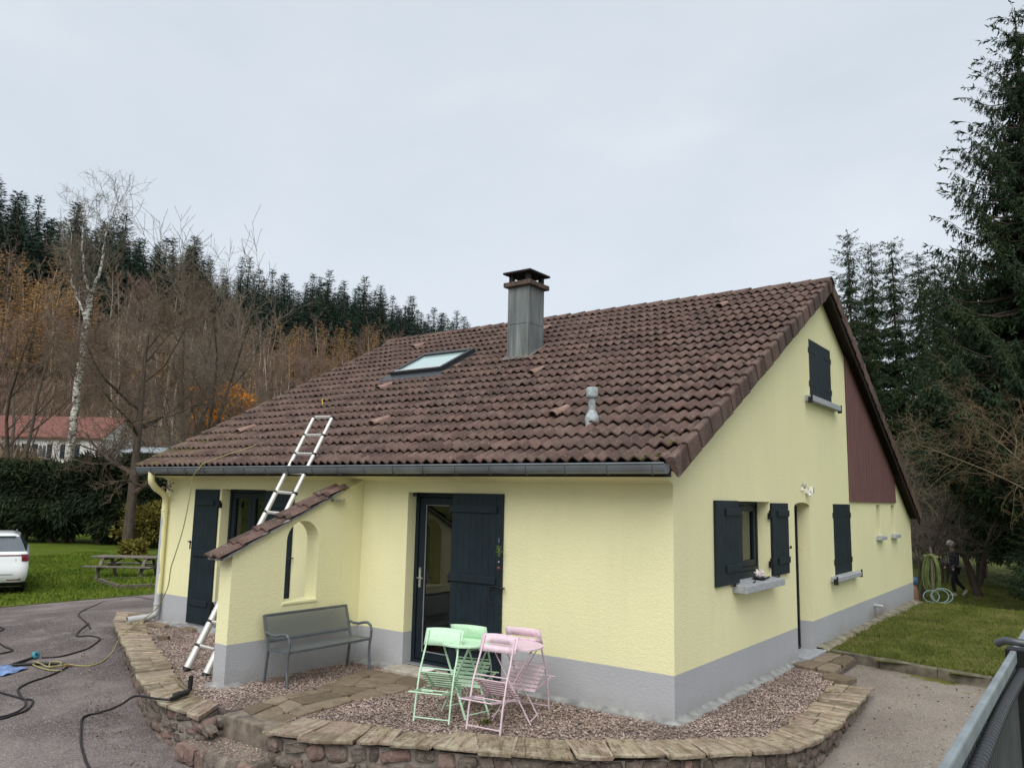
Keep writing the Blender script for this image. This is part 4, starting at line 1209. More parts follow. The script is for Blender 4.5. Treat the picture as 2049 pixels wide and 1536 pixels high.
for (a, b) in zip(LE, RI):
    row = [a]
    for f in (.33, .66): row.append((a[0] + (b[0] - a[0]) * (f + rng.uniform(-.09, .09)), a[1] + (b[1] - a[1]) * f + rng.uniform(-.08, .08)))
    row.append(b); G.append(row)
for j in range(len(G) - 1):
    for i in range(3):
        q = [G[j][i], G[j][i + 1], G[j + 1][i + 1], G[j + 1][i]]
        cx_, cy_ = sum(a for a, b in q) / 4, sum(b for a, b in q) / 4
        flag([((a - cx_) * .965 + cx_, (b - cy_) * .965 + cy_) for a, b in q])
for q in ([(.02, 3.62), (.34, 3.50), (.36, 4.12), (.14, 4.05)], [(.16, 4.08), (.36, 4.14), (.38, 4.86), (.17, 4.92)], [(.36, 3.50), (.62, 3.42), (.60, 3.95), (.38, 4.10)], [(.40, 4.12), (.62, 3.98), (.60, 4.66), (.41, 4.82)], [(.55, 3.05), (.86, 2.98), (.95, 3.32), (.60, 3.40)]):
    flag(q, .030, .06)
# a few loose slabs lying on the gravel by the downpipe
for (x, y, l, w, a) in ((-8.75, -.33, .42, .14, .1), (-8.1, -.18, .28, .1, -.2), (-7.7, -.85, .16, .1, .5), (-9.6, -.25, .5, .2, -.4), (-10.0, -.05, .5, .18, -.3)):
    c_, s_ = math.cos(a), math.sin(a)
    flag([(x + c_ * u - s_ * v, y + s_ * u + c_ * v) for u, v in ((-l / 2, -w / 2), (l / 2, -w / 2 * .8), (l / 2, w / 2), (-l / 2, w / 2 * .7))], .045, .05)
# ================================================================== THINGS ON AND AROUND THE TERRACE
# ---- bistro chairs, tipped forward against the tables to let the rain run off
def paint(name, c):
    t = NT(name); p = t.pos()
    cc = t.ramp(t.noise(p, 14, 5), [(.3, [x * .86 for x in c]), (.7, c)])
    cc = t.mix(t.ramp(t.noise(p, 38, 5, .7), [(.60, 0), (.68, .75)]), cc, [x * .45 for x in c])
    cc = t.mix(t.ramp(t.noise(p, 55, 4), [(.66, 0), (.70, .85)]), cc, (.16, .075, .035))
    t.color(cc).rough(.5).spec(.35); return t.m
M_green = paint('mint green paint', (.52, .74, .53))
M_pink = paint('pink paint', (.70, .54, .60))
def bistro_chair(mat, slot, foot, fwd, label, group):
    fx, fy = fwd; l = math.hypot(fx, fy); ang = math.atan2(fy / l, fx / l) - PI / 2
    e = empty('folding_chair', (foot[0], foot[1], .0), ang); tag(e, label, 'chair', group)
    hw = .185
    for s in (-1, 1):
        m = MB(); m.tube([(s * hw, 0, .0), (s * hw, .035, .20), (s * hw, .10, .44), (s * hw * .98, .17, .58), (s * hw * .93, .235, .74), (s * hw * .93, .265, .82)], .0095, 8); m.build('upright', mat, e)
        m = MB(); m.bar((s * .16, .36, .24), (s * .16, -.13, .30), .006, .022); m.build('leg', mat, e)
        m = MB(); m.bar((s * .13, .345, .245), (s * .13, .105, .435), .020, .006, up=(0, .6, .8)); m.build('seat_rail', mat, e)
    for (y, z, n_) in ((.006, .035, 'foot_bar'), (.10, .44, 'cross_bar'), (.125, .475, 'cross_bar')):
        MB().tube([(-hw, y, z), (hw, y, z)], .006, 8).build(n_, mat, e)
    MB().tube([(-.19, -.13, .30), (.165, -.13, .30)], .0065, 8).build('foot_bar', mat, e)
    MB().tube([(-.165, .10, .272), (.165, .10, .272)], .006, 8).build('cross_bar', mat, e)
    MB().tube([(-.12, .02, .28), (.03, -.05, .30)], .006, 6).build('stay', mat, e)
    # slats
    for k in range(7):
        u = k / 6; y = .105 + (.35 - .105) * u; z = .43 + (.247 - .43) * u
        m = MB(); M_ = Matrix.Translation((0, y, z)) @ Matrix.Rotation(math.atan2(.247 - .43, .35 - .105), 4, 'X'); m.box(-.19, .19, -.0175, .0175, .004, .010, M_); m.build('slat', mat, e, bevel=.002)
    # backrest: slightly curved sheet, pink ones have a hand slot
    m = MB(); n = 8; V = []; F = []
    holes = slot
    zs = (.675, .735, .755, .83); 
    for i in range(n + 1):
        u = -1 + 2 * i / n; x = u * .205; bow = .018 * (1 - u * u); 
        for z in zs: V.append((x, .205 + (z - .675) * .40 + bow + .012, z + (.012 * (1 - u * u) if z > .8 else 0)))
    for i in range(n):
        for k in range(3):
            if holes and k == 1 and 1 <= i <= n - 2: continue
            F.append((i * 4 + k, (i + 1) * 4 + k, (i + 1) * 4 + k + 1, i * 4 + k + 1))
    m.add(V, F, True); o = m.build('backrest', mat, e, fixn=False)
    md = o.modifiers.new('thickness', 'SOLIDIFY'); md.thickness = .006; md.offset = 0
    return e
bistro_chair(M_green, False, (-1.83, -1.53), (-.30, .95), 'mint green folding chair nearest the steps, leaning on the green table', 'folding chairs around the bistro tables')
bistro_chair(M_pink, True, (-1.26, -1.445), (-.10, 1), 'pink folding chair in front, leaning on the pink table', 'folding chairs around the bistro tables')
bistro_chair(M_pink, True, (-1.42, -.40), (.16, -.98), 'pink folding chair close to the yellow wall, behind the pink table', 'folding chairs around the bistro tables')
bistro_chair(M_green, False, (-1.96, -.66), (.26, -.97), 'mint green folding chair in front of the dark shutter, behind the green table', 'folding chairs around the bistro tables')
def bistro_table(mat, c, z, rot, label):
    e = empty('bistro_table', (c[0], c[1], 0), rot); tag(e, label, 'table', 'round bistro tables')
    MB().lathe([(0, z), (.262, z), (.270, z - .004), (.270, z - .020), (.262, z - .020), (.262, z - .008), (0, z - .008)], 40, smooth=False).build('tabletop', mat, e)
    for s in (-1, 1):
        for q in (-1, 1):
            m = MB(); m.bar((-.20 * q, s * (.15 if q > 0 else .13), z - .02), (.20 * q, s * (.15 if q > 0 else .13), .0), .007, .020, up=(0, 1, 0)); m.build('leg', mat, e)
    for (x, z_, w) in ((.20, .04, .15), (-.20, .04, .13), (.165, z - .05, .13), (-.165, z - .05, .15)):
        MB().tube([(x, -w, z_), (x, w, z_)], .006, 8).build('stretcher', mat, e)
    return e
bistro_table(M_pink, (-1.285, -.90), .71, .35, 'pale pink round bistro table beside the green one')
bistro_table(M_green, (-1.80, -1.06), .70, -.2, 'mint green round bistro table in front of the glazed door')
# white plate on the door step
m = MB(); m.lathe([(0, .008), (.055, .008), (.075, .02), (.10, .030), (.098, .034), (.07, .024), (.05, .013), (0, .013)], 28, Matrix.Translation((-3.20, -.08, .052)))
tag(m.build('plate', M_white), 'white plate lying on the door step behind the green chair', 'plate')
# a second small dark scrap and weed
m = MB()
for _ in range(60):
    a = rng.uniform(0, 2 * PI); l = rng.uniform(.02, .07); b = Vector((-1.42 + rng.gauss(0, .03), -1.20 + rng.gauss(0, .03), .0)); tip = b + Vector((math.cos(a) * l * .7, math.sin(a) * l * .7, l * .7)); s_ = Vector((-math.sin(a), math.cos(a), 0)) * .006
    m.add([b - s_ * .4, b + (tip - b) * .6 + s_, tip, b + (tip - b) * .6 - s_], [(0, 1, 2, 3)])
tag(m.build('weed', M_bladeR, fixn=False), 'small green weed growing in the gravel under the pink table', 'weed')

# ---- bench
t = NT('perforated steel sheet'); p = t.pos()
t.color((.135, .150, .157)).rough(.5).metal(.3)
tr = t.n.new('ShaderNodeBsdfTransparent'); mx = t.n.new('ShaderNodeMixShader'); mx.inputs[0].default_value = .22
t.t.links.new(t.b.outputs[0], mx.inputs[1]); t.t.links.new(tr.outputs[0], mx.inputs[2]); t.t.links.new(mx.outputs[0], t.out.inputs[0]); M_perf = t.m
M_bench = simple('bench grey enamel', (.105, .120, .132), .4, metal=.2, var=.15, spec=.5)
be = empty('garden_bench', (-4.2, -.93, 0)); tag(be, 'grey metal bench with perforated seat standing against the wing wall', 'bench')
OX, OY = 4.2, .93
def bp(x, y, z): return (x + OX, y + OY, z)
ya, yb = -1.555, -.295
for y in (ya, yb):
    m = MB(); m.bar(bp(-4.38, y, 0), bp(-4.34, y, .37), .022, .032, up=(0, 1, 0)); m.bar(bp(-4.34, y, .37), bp(-4.455, y, .745), .022, .035, up=(0, 1, 0)); m.build('back_leg', M_bench, be, bevel=.004)
    pts = [(-4.395, .555), (-4.30, .535), (-4.20, .535), (-4.10, .56), (-4.035, .565), (-3.985, .535), (-3.965, .48), (-3.97, .40), (-3.99, .30), (-3.99, .18), (-3.965, .0)]
    m = MB()
    for (a, b) in zip(pts[:-1], pts[1:]): m.bar(bp(a[0], y, a[1]), bp(b[0], y, b[1]), .038, .018, up=(0, 1, 0)) if False else m.tube([bp(a[0], y, a[1]), bp(b[0], y, b[1])], .0165, 8, caps=True)
    m.build('armrest', M_bench, be)
    MB().bar(bp(-4.34, y, .365), bp(-3.985, y, .375), .022, .028).build('seat_side', M_bench, be)
MB().bar(bp(-3.985, ya, .372), bp(-3.985, yb, .372), .022, .03, up=(0, 0, 1)).build('seat_front_rail', M_bench, be, bevel=.004)
MB().bar(bp(-4.335, ya, .362), bp(-4.335, yb, .362), .022, .028, up=(0, 0, 1)).build('seat_back_rail', M_bench, be)
MB().bar(bp(-4.45, ya, .735), bp(-4.45, yb, .735), .024, .03).build('back_top_rail', M_bench, be, bevel=.004)
MB().bar(bp(-4.365, ya, .45), bp(-4.365, yb, .45), .022, .026).build('back_bottom_rail', M_bench, be)
MB().add([bp(-4.33, ya + .01, .376), bp(-3.99, ya + .01, .386), bp(-3.99, yb - .01, .386), bp(-4.33, yb - .01, .376)], [(0, 1, 2, 3)]).build('seat', M_perf, be)
MB().add([bp(-4.36, ya + .015, .455), bp(-4.443, ya + .015, .725), bp(-4.443, yb - .015, .725), bp(-4.36, yb - .015, .455)], [(0, 1, 2, 3)]).build('backrest', M_perf, be)

# ---- telescopic ladder against the gutter
la = empty('ladder', (-5.38, -1.80, 0)); tag(la, 'aluminium telescopic ladder leaning on the gutter beside the wing wall', 'ladder')
A0 = Vector((-5.60, -1.78, -.0)); A1 = Vector((-5.595, -.04, 3.25)); B0 = Vector((-5.15, -1.81, .0)); B1 = Vector((-5.165, -.07, 3.23))
off = Vector((5.38, 1.80, 0)); ns = 12
for (p0, p1) in ((A0, A1), (B0, B1)):
    for i in range(ns):
        a = p0.lerp(p1, i / ns); b = p0.lerp(p1, (i + 1) / ns); r_ = .046 - .0019 * i
        m = MB(); m.tube([a + off, b + off], r_, 12, caps=True); m.build('stile_section', M_alu, la)
        d = (p1 - p0).normalized()
        m = MB(); m.tube([b + off - d * .018, b + off + d * .012], r_ + .005, 12); m.build('collar', M_black, la)
    MB().tube([p0 + off - (p1 - p0).normalized() * .005, p0 + off + (p1 - p0).normalized() * .03], .048, 12).build('foot', M_black, la)
for i in range(1, ns + 1):
    a = A0.lerp(A1, i / ns) + off; b = B0.lerp(B1, i / ns) + off
    MB().bar(a, b, .034, .026, up=(0, 1, .5)).build('rung', M_alu, la, bevel=.004)
a = A0.lerp(A1, 2 / ns) + off; b = B0.lerp(B1, 2 / ns) + off
MB().box(-.02, .04, -.02, .02, -.012, .012, Matrix.Translation(a.lerp(b, .62) + Vector((0, -.03, -.01)))).build('red_catch', simple('red plastic', (.25, .02, .03), .5), la)

# ---- pressure-washer gun, lances, hoses, rope, cloth
def hose(name, pts, r_, mat, label, cat='hose', n=8, group=None):
    """smooth curve through points"""
    P = [Vector(q) for q in pts]; out = []
    for i in range(len(P) - 1):
        p0 = P[max(0, i - 1)]; p1 = P[i]; p2 = P[i + 1]; p3 = P[min(len(P) - 1, i + 2)]
        for k in range(6):
            t_ = k / 6
            out.append(.5 * ((2 * p1) + (-p0 + p2) * t_ + (2 * p0 - 5 * p1 + 4 * p2 - p3) * t_ ** 2 + (-p0 + 3 * p1 - 3 * p2 + p3) * t_ ** 3))
    out.append(P[-1])
    m = MB(); m.tube(out, r_, n)
    o = m.build(name, mat); tag(o, label, cat, group); return o
M_hose = simple('black rubber hose', (.012, .010, .012), .5, spec=.4)
M_rope = simple('yellow rope', (.30, .27, .11), .85, var=.3, nscale=60)
H1 = [(-9.75, .75, -.12), (-11.2, 1.6, -.13), (-13.0, 2.2, -.25), (-14.308, 2.745, -0.356), (-15.5, 3.0, -0.43), (-15.218, 2.477, -0.418), (-15.054, 2.019, -0.409), (-13.398, 0.877, -0.27), (-12.487, 0.298, -0.181), (-11.719, -0.157, -0.128), (-11.178, -0.363, -0.117), (-10.683, -0.512, -0.12), (-10.371, -0.62, -0.13), (-10.124, -0.718, -0.139)]
H2 = [(-10.505, -0.555, -0.110), (-10.213, -0.819, -0.144), (-9.842, -1.073, -0.165), (-9.707, -1.083, -0.167), (-9.616, -0.969, -0.162), (-9.269, -0.981, -0.167), (-8.834, -1.359, -0.196), (-8.704, -1.602, -0.212), (-8.654, -1.859, -0.228), (-8.80, -2.03, -0.236)]
H3 = [(-7.994, -2.044, -0.249), (-7.872, -2.187, -0.259), (-7.722, -2.422, -0.275), (-7.624, -2.677, -0.292), (-7.446, -2.881, -0.307), (-7.189, -2.97, -0.316), (-6.95, -3.02, -0.322), (-6.842, -2.982, -0.321), (-6.693, -3.03, -0.326), (-6.473, -3.188, -0.339), (-6.408, -3.353, -0.349), (-6.398, -3.55, -0.361), (-6.7, -4.2, -.40)]
H4 = [(-8.1, -3.2, -.31), (-7.602, -3.098, -0.317), (-7.458, -3.079, -0.318), (-7.088, -3.039, -0.321), (-6.863, -3.055, -0.305), (-6.711, -3.099, -0.310), (-6.529, -3.192, -0.318), (-6.471, -3.328, -0.347), (-6.491, -3.515, -0.358), (-6.9, -4.1, -.39)]
H5 = [(-12.6, -1.7, -.25), (-11.803, -1.531, -0.203), (-11.61, -1.489, -0.194), (-11.402, -1.513, -0.188), (-11.248, -1.629, -0.191), (-11.125, -1.788, -0.198), (-10.9, -1.93, -.205), (-10.562, -1.999, -0.21), (-10.22, -2.023, -0.216), (-9.922, -2.069, -0.223), (-9.631, -2.079, -0.228), (-9.538, -2.195, -0.236), (-9.575, -2.369, -0.246), (-9.8, -2.8, -.27)]
H7 = [(-4.24, -2.79, .055), (-4.42, -2.86, .055), (-4.75, -2.88, .03), (-5.15, -2.80, -.13), (-5.55, -2.72, -.27), (-5.72, -2.78, -0.325), (-5.662, -2.95, -0.330), (-5.274, -3.15, -0.351), (-4.888, -3.332, -0.369), (-4.457, -3.498, -0.385), (-3.946, -3.697, -0.405), (-3.5, -4.1, -.43)]
hose('black_hose', H1, .011, M_hose, 'black hose snaking over the drive from behind the house corner', group='black hoses on the drive')
hose('black_hose', H2, .012, M_hose, 'black hose doubling back to the blue coupling on the drive', group='black hoses on the drive')
hose('black_hose', H3, .012, M_hose, 'black hose trailing from the yellow rope coil towards the front', group='black hoses on the drive')
hose('black_hose', H4, .012, M_hose, 'black hose crossing the other one below the blue cloth', group='black hoses on the drive')
hose('black_hose', H5, .012, M_hose, 'black hose with a kink at the left edge of the drive', group='black hoses on the drive')
hose('black_hose', H7, .012, M_hose, 'black hose hanging off the wall from the spray gun', group='black hoses on the drive')
wl = empty('washer_lance', (-8.45, -2.25, -.24)); tag(wl, 'black pressure washer lance with blue coupling lying on the drive', 'lance')
def wp(x, y, z): return (x + 8.45, y + 2.25, z + .24)
MB().tube([wp(-8.126, -2.007, -.235), wp(-8.442, -2.231, -.24), wp(-8.70, -2.544, -.255)], [.012, .02, .017], 10).build('lance_tube', M_black, wl)
MB().tube([wp(-8.86, -2.09, -.226), wp(-8.78, -2.255, -.236), wp(-8.681, -2.455, -.25)], [.014, .02, .018], 10).build('lance_handle', M_black, wl)
MB().lathe([(.02, -.03), (.05, -.025), (.055, 0), (.05, .025), (.02, .03)], 14, Matrix.Translation(wp(-8.848, -2.10, -.20)) @ Matrix.Rotation(1.2, 4, 'Y')).build('coupling_ring', simple('turquoise plastic', (.03, .20, .25), .4), wl)
MB().tube([wp(-8.126, -2.007, -.235), wp(-7.95, -2.02, -.232), wp(-7.99, -2.1, -.235)], .010, 8).build('nozzle', simple('brass nozzle', (.35, .2, .1), .4, metal=.6), wl)
RG_ = [(-9.044, -.456, .075), (-8.72, -.74, .075), (-8.46, -.955, .072), (-8.3, -1.12, .06), (-8.25, -1.22, -.02), (-8.27, -1.30, -0.199), (-7.919, -1.589, -0.222), (-7.798, -1.8, -0.237), (-7.887, -1.916, -0.243), (-8.084, -2.003, -0.235), (-8.092, -2.088, -0.24), (-8.126, -2.215, -0.247), (-8.321, -2.119, -0.22), (-8.248, -2.041, -0.22), (-8.12, -2.081, -0.23), (-8.113, -2.232, -0.24), (-8.349, -2.271, -0.21), (-8.594, -2.233, -0.242), (-8.452, -2.292, -0.247), (-8.207, -2.299, -0.255), (-7.983, -2.267, -0.258), (-7.841, -2.19, -0.258)]
RW_ = [(-7.15, .30, 2.965), (-7.25, .05, 2.84), (-7.364, -.098, 2.77), (-7.45, -.25, 2.70), (-7.50, -.42, 2.63), (-7.52, -.54, 2.57), (-7.56, -.575, 2.49), (-7.65, -.57, 2.44), (-7.758, -.546, 2.34), (-7.815, -.534, 2.068), (-7.948, -.522, 1.574), (-8.149, -.51, 1.125), (-8.239, -.498, .967), (-8.287, -.486, .727), (-8.378, -.474, .566), (-8.614, -.462, .307)]
hose('safety_rope', RW_ + RG_, .0085, M_rope, 'yellow safety rope running off the roof, down the wall and onto the drive', 'rope', 6)
hose('rope_end', [(-7.44, 1.64, 3.66), (-7.47, 1.68, 3.72), (-7.50, 1.70, 3.80), (-7.48, 1.71, 3.82)], .008, simple('bright yellow cord', (.5, .38, .03), .8), 'short bright yellow cord end standing up on the roof above the ladder', 'rope', 6)
# spray gun on the coping
sg = empty('spray_gun', (-4.4, -2.62, .05)); tag(sg, 'black pressure washer spray gun lying on the coping by the steps', 'spray gun')
def sp(x, y, z): return (x + 4.4, y + 2.62, z - .05)
MB().tube([sp(-4.24, -2.79, .06), sp(-4.30, -2.68, .065), sp(-4.34, -2.54, .07)], [.020, .030, .026], 10).build('barrel', M_black, sg)
MB().tube([sp(-4.42, -2.66, .05), sp(-4.40, -2.57, .06), sp(-4.38, -2.50, .075)], [.018, .025, .022], 8).build('housing', M_black, sg)
MB().bar(sp(-4.42, -2.47, .06), sp(-4.425, -2.46, .215), .045, .035, up=(0, 1, 0)).build('grip', M_black, sg, bevel=.008)
for k, (dx, dy) in enumerate(((0, 0), (.05, .035))):
    MB().tube([sp(-4.46 + dx, -2.46 + dy, .06), sp(-4.80 + dx, -2.36 + dy, .055), sp(-5.10 + dx, -2.22 + dy, .06), sp(-5.18 + dx, -2.24 + dy, .062)], .010, 8).build('lance_rod', simple('tarnished brass rod %s' % ('ab'[k]), (.25, .20, .13), .45, metal=.5), sg)
# blue cloth
m = MB(); n = 14; V = []
for j in range(n + 1):
    for i in range(n + 1):
        u, v = i / n, j / n
        x = -8.95 + .62 * u + .12 * v; y = -2.60 + .16 * u - .36 * v + .04 * u * u
        z = gz(x, y) + .015 + .045 * math.sin(PI * u) * math.sin(PI * v) * (1 + .6 * math.sin(9 * u + 5 * v)) + .012 * math.sin(17 * u - 11 * v)
        V.append((x, y, max(z, gz(x, y) + .008)))
m.add(V, [(j * (n + 1) + i, j * (n + 1) + i + 1, (j + 1) * (n + 1) + i + 1, (j + 1) * (n + 1) + i) for j in range(n) for i in range(n)], True)
o = m.build('cloth', simple('faded blue cloth', (.13, .20, .36), .9, var=.6, nscale=9), fixn=False); tag(o, 'crumpled faded blue cloth lying on the drive', 'cloth')
md = o.modifiers.new('thickness', 'SOLIDIFY'); md.thickness = .006

# ---- charm hanging on the door shutter
hc = empty('hanging_charm', (-2.15, -.085, 1.45)); tag(hc, 'beaded key charm with green tassel hanging on the front door shutter', 'charm')
MB().tube([(0, 0, .26), (.004, 0, -.16)], .003, 6).build('cord', M_hose, hc)
m = MB()
for _ in range(26):
    a = Vector((rng.gauss(0, .02), rng.gauss(0, .012), .10 + rng.gauss(0, .03))); d = Vector((rng.gauss(0, 1), rng.gauss(0, .5), rng.gauss(0, 1))).normalized() * .03; s_ = d.orthogonal().normalized() * .006
    m.add([a - d, a + s_, a + d, a - s_], [(0, 1, 2, 3)])
m.build('tassel', simple('lime green thread', (.11, .15, .04), .8, var=.5), hc, fixn=False)
MB().lathe([(0, -.02), (.016, -.012), (.018, 0), (.016, .012), (0, .02)], 10, Matrix.Translation((.003, 0, -.10))).build('red_bead', simple('dull red bead', (.16, .04, .045), .5), hc)
MB().lathe([(0, -.012), (.01, -.006), (.01, .006), (0, .012)], 10, Matrix.Translation((.002, 0, -.03))).build('grey_bead', M_concrete, hc)
MB().tube([(0, 0, .24), (.0, -.004, .19)], .009, 8).build('blue_bead', simple('blue bead', (.07, .09, .15), .5), hc)
# ---- coral on the window sill and a black tool
co_ = empty('coral_ornament', (.03, 2.43, 1.21)); tag(co_, 'spiky white coral ornament in a dark dish on the gable window sill', 'ornament')
m = MB()
for k in range(26):
    th = rng.uniform(0, 2 * PI); ph = rng.uniform(.05, 1.45); d = Vector((math.cos(th) * math.sin(ph), math.sin(th) * math.sin(ph), math.cos(ph)))
    m.tube([Vector((0, 0, .035)), Vector((0, 0, .035)) + d * .05, Vector((0, 0, .035)) + d * rng.uniform(.08, .11)], [.02, .013, .005], 6)
m.build('coral_spikes', simple('bleached coral', (.72, .66, .64), .8), co_)
MB().lathe([(0, 0), (.06, 0), (.085, .03), (.08, .03), (.055, .008), (0, .008)], 18).build('dish', M_black, co_)
m = MB(); m.tube([(.08, 2.40, 1.215), (.04, 2.78, 1.225)], .010, 8); tag(m.build('sill_wedge', M_black), 'slim black bar lying on the gable window sill', 'bar')
m = MB(); m.tube([(.10, 2.02, 1.213), (.08, 2.14, 1.213), (.07, 2.14, 1.245), (.05, 2.10, 1.25)], .007, 8); tag(m.build('shutter_hook', M_black), 'small black iron hook on the sill under the open gable window', 'hook')

# ---- fence on the right
fe = empty('fence', (3.2, -4.6, -.6)); tag(fe, 'grey metal panel fence with a corrugated black tube under its top rail', 'fence')
M_rail = simple('grey powder-coated rail', (.23, .265, .28), .5, metal=.2, var=.2, nscale=9)
M_panel = simple('dark fence panel', (.075, .088, .086), .6, var=.2, nscale=5)
def fpnt(x, y, z): return (x - 3.2, y + 4.6, z + .6)
ZR = 1.66
for (ya_, yb_) in ((-6.4, -4.10), (-3.98, -1.9)):
    m = MB(); m.box(3.203 - 3.2, 3.224 - 3.2, ya_ + 4.6, yb_ + 4.6, ZR - .045 + .6, ZR + .6); m.build('top_rail', M_rail, fe, bevel=.006)
    m = MB(); m.box(3.206 - 3.2, 3.216 - 3.2, ya_ + 4.6, yb_ + 4.6, .25, ZR - .045 + .6); m.build('panel', M_panel, fe)
    k = 0
    y = ya_ + .02
    while y < yb_:
        m = MB(); m.box(3.216 - 3.2, 3.220 - 3.2, y + 4.6, y + .006 + 4.6, .27, ZR - .055 + .6); m.build('panel_rib', M_panel, fe) if y > -5.9 and y < -3.5 else None
        y += .05
m = MB(); m.box(3.185 - 3.2, 3.265 - 3.2, -4.08 + 4.6, -4.0 + 4.6, 0, ZR + .60); m.build('post', M_black, fe, bevel=.005)
m = MB(); m.add([(.0, 0, 0)], []); 
MB().tube([fpnt(3.165, -4.10, ZR + .018), fpnt(3.19, -4.115, ZR + .034), fpnt(3.26, -4.115, ZR + .03), fpnt(3.30, -4.10, ZR + .005), fpnt(3.31, -4.06, ZR - .03)], .014, 10).build('post_cap', simple('dark post cap', (.05, .055, .06), .3, spec=.6), fe)
# corrugated tube
pts = []; rad = []
y = -6.3
while y < -4.13:
    for dy, r_ in ((0, .014), (.004, .019), (.015, .019), (.019, .014), (.024, .014)):
        pts.append(fpnt(3.238 + .003 * math.sin(y * 3), y + dy, ZR - .070 + .006 * math.sin(y * 2.2))); rad.append(r_)
    y += .031
MB().tube(pts, rad, 14).build('corrugated_tube', simple('corrugated black plastic', (.02, .023, .026), .35, spec=.6), fe)

# ---- hose stand, coil and garden sprayer behind the far corner
M_ghose = simple('yellow-green garden hose', (.11, .14, .04), .55, var=.4, nscale=5)
hs = empty('hose_stand', (.10, 14.55, -.15)); tag(hs, 'green garden hose hung in long loops on a post behind the house', 'hose stand')
MB().tube([(0, 0, 0), (0, .03, 1.18), (-.02, .05, 1.30)], [.03, .028, .02], 8).build('post', simple('grey stick', (.12, .1, .075), .9), hs)
MB().bar((-.16, 0, 1.10), (.16, 0, 1.08), .03, .03).build('cross_arm', simple('old wood arm', (.25, .24, .12), .9), hs)
for k in range(9):
    w0 = rng.uniform(.08, .2); h0 = rng.uniform(.75, 1.15); x0 = rng.uniform(-.05, .05); pts = []
    for i in range(25):
        a = 2 * PI * i / 24; pts.append((x0 + w0 * math.cos(a) * (1 - .15 * math.sin(a)), -.05 + .09 * rng.uniform(-.2, 1) * .3 + .015 * k, 1.12 - h0 / 2 + h0 / 2 * math.sin(a) * 1.02))
    MB().tube(pts, .013, 6, caps=False).build('hose_loop', M_ghose, hs)
hk = empty('hose_coil', (.28, 13.9, -.12)); tag(hk, 'pale turquoise hose coil standing on the grass below the green hose', 'hose')
for k, (x0, y0, r0, tilt) in enumerate(((-.12, 0, .17, .35), (.12, -.06, .22, .2), (.05, .05, .19, .6))):
    MB().tube([(x0 + r0 * math.cos(2 * PI * i / 28), y0 + r0 * math.sin(2 * PI * i / 28) * math.sin(tilt), .03 + r0 * .75 + r0 * .75 * math.sin(2 * PI * i / 28)) for i in range(29)], .014, 6, caps=False).build('coil_loop', simple('pale turquoise hose %s' % 'abc'[k], (.17, .235, .21), .5), hk)
gs = empty('garden_sprayer', (-.12, 13.35, -.1)); tag(gs, 'orange and blue garden sprayer tucked behind the far house corner', 'sprayer')
MB().lathe([(0, 0), (.10, 0), (.11, .05), (.10, .3), (.06, .42), (.03, .46)], 14).build('tank', simple('orange brown tank', (.15, .08, .05), .5), gs)
MB().lathe([(.05, .42), (.10, .46), (.11, .55), (.08, .60), (0, .62)], 14).build('pump_head', simple('blue pump head', (.04, .09, .17), .5), gs)

# ---- person walking away over the lawn
M_skin = simple('skin', (.42, .27, .20), .6, var=.05)
pe = empty('person', (-.05, 19.5, gzr(0, 19.5)), math.atan2(-.45, -.89)); tag(pe, 'person in dark jacket, dark trousers and pale beanie walking across the rear lawn', 'person')
# local frame: +x is the walking direction, z up; height 1.58 m
def skinned(name, chain, mat, parent, sub=2, root=0):
    """chain: list of (parent index or None, (x,y,z), radius)"""
    me = bpy.data.meshes.new(name)
    bm = bmesh.new(); lay = bm.verts.layers.skin.verify(); vs = []
    for i, (pi, co, r_) in enumerate(chain):
        v = bm.verts.new(co); vs.append(v)
        sv = v[lay]; sv.radius = r_ if hasattr(r_, '__len__') else (r_, r_); sv.use_root = (i == root)
        if pi is not None: bm.edges.new((vs[pi], v))
    bm.to_mesh(me); bm.free(); me.materials.append(mat)
    o = link(name, me, parent)
    md = o.modifiers.new('skin', 'SKIN'); md.use_smooth_shade = True
    s_ = o.modifiers.new('sub', 'SUBSURF'); s_.levels = sub; s_.render_levels = sub
    return o
body = [(None, (0, 0, .82), (.10, .12)), (0, (.0, 0, 1.0), (.10, .125)), (1, (.02, 0, 1.18), (.10, .14)), (2, (.03, 0, 1.28), (.07, .10)), (3, (.06, 0, 1.36), .045), (4, (.085, 0, 1.45), (.075, .065)), (5, (.09, 0, 1.53), (.075, .065)),
        (2, (.02, .17, 1.24), .045), (7, (-.02, .21, 1.0), .035), (8, (.10, .20, .80), .028), (9, (.13, .20, .74), .026),
        (2, (.02, -.17, 1.24), .045), (11, (.06, -.21, 1.0), .035), (12, (.20, -.18, .82), .028), (13, (.23, -.17, .76), .026),
        (0, (.0, .08, .78), .075), (15, (.10, .09, .45), .055), (16, (.06, .09, .08), .035), (17, (.17, .09, .035), .032),
        (0, (.0, -.08, .78), .075), (19, (-.05, -.09, .46), .055), (20, (-.30, -.09, .16), .035), (21, (-.24, -.09, .06), .03)]
skinned('body', body, M_skin, pe)
M_jacket = simple('navy jacket', (.012, .017, .034), .8); M_trous = simple('black trousers', (.007, .008, .012), .85)
jack = [(None, (0, 0, .80), (.125, .15)), (0, (.0, 0, 1.0), (.13, .155)), (1, (.02, 0, 1.18), (.125, .165)), (2, (.03, 0, 1.29), (.085, .12)), (3, (.05, 0, 1.34), (.06, .065)),
        (2, (.02, .175, 1.24), .065), (5, (-.02, .215, 1.0), .055), (6, (.10, .205, .81), .042),
        (2, (.02, -.175, 1.24), .065), (8, (.06, -.215, 1.0), .055), (9, (.20, -.185, .83), .042)]
skinned('jacket', jack, M_jacket, pe)
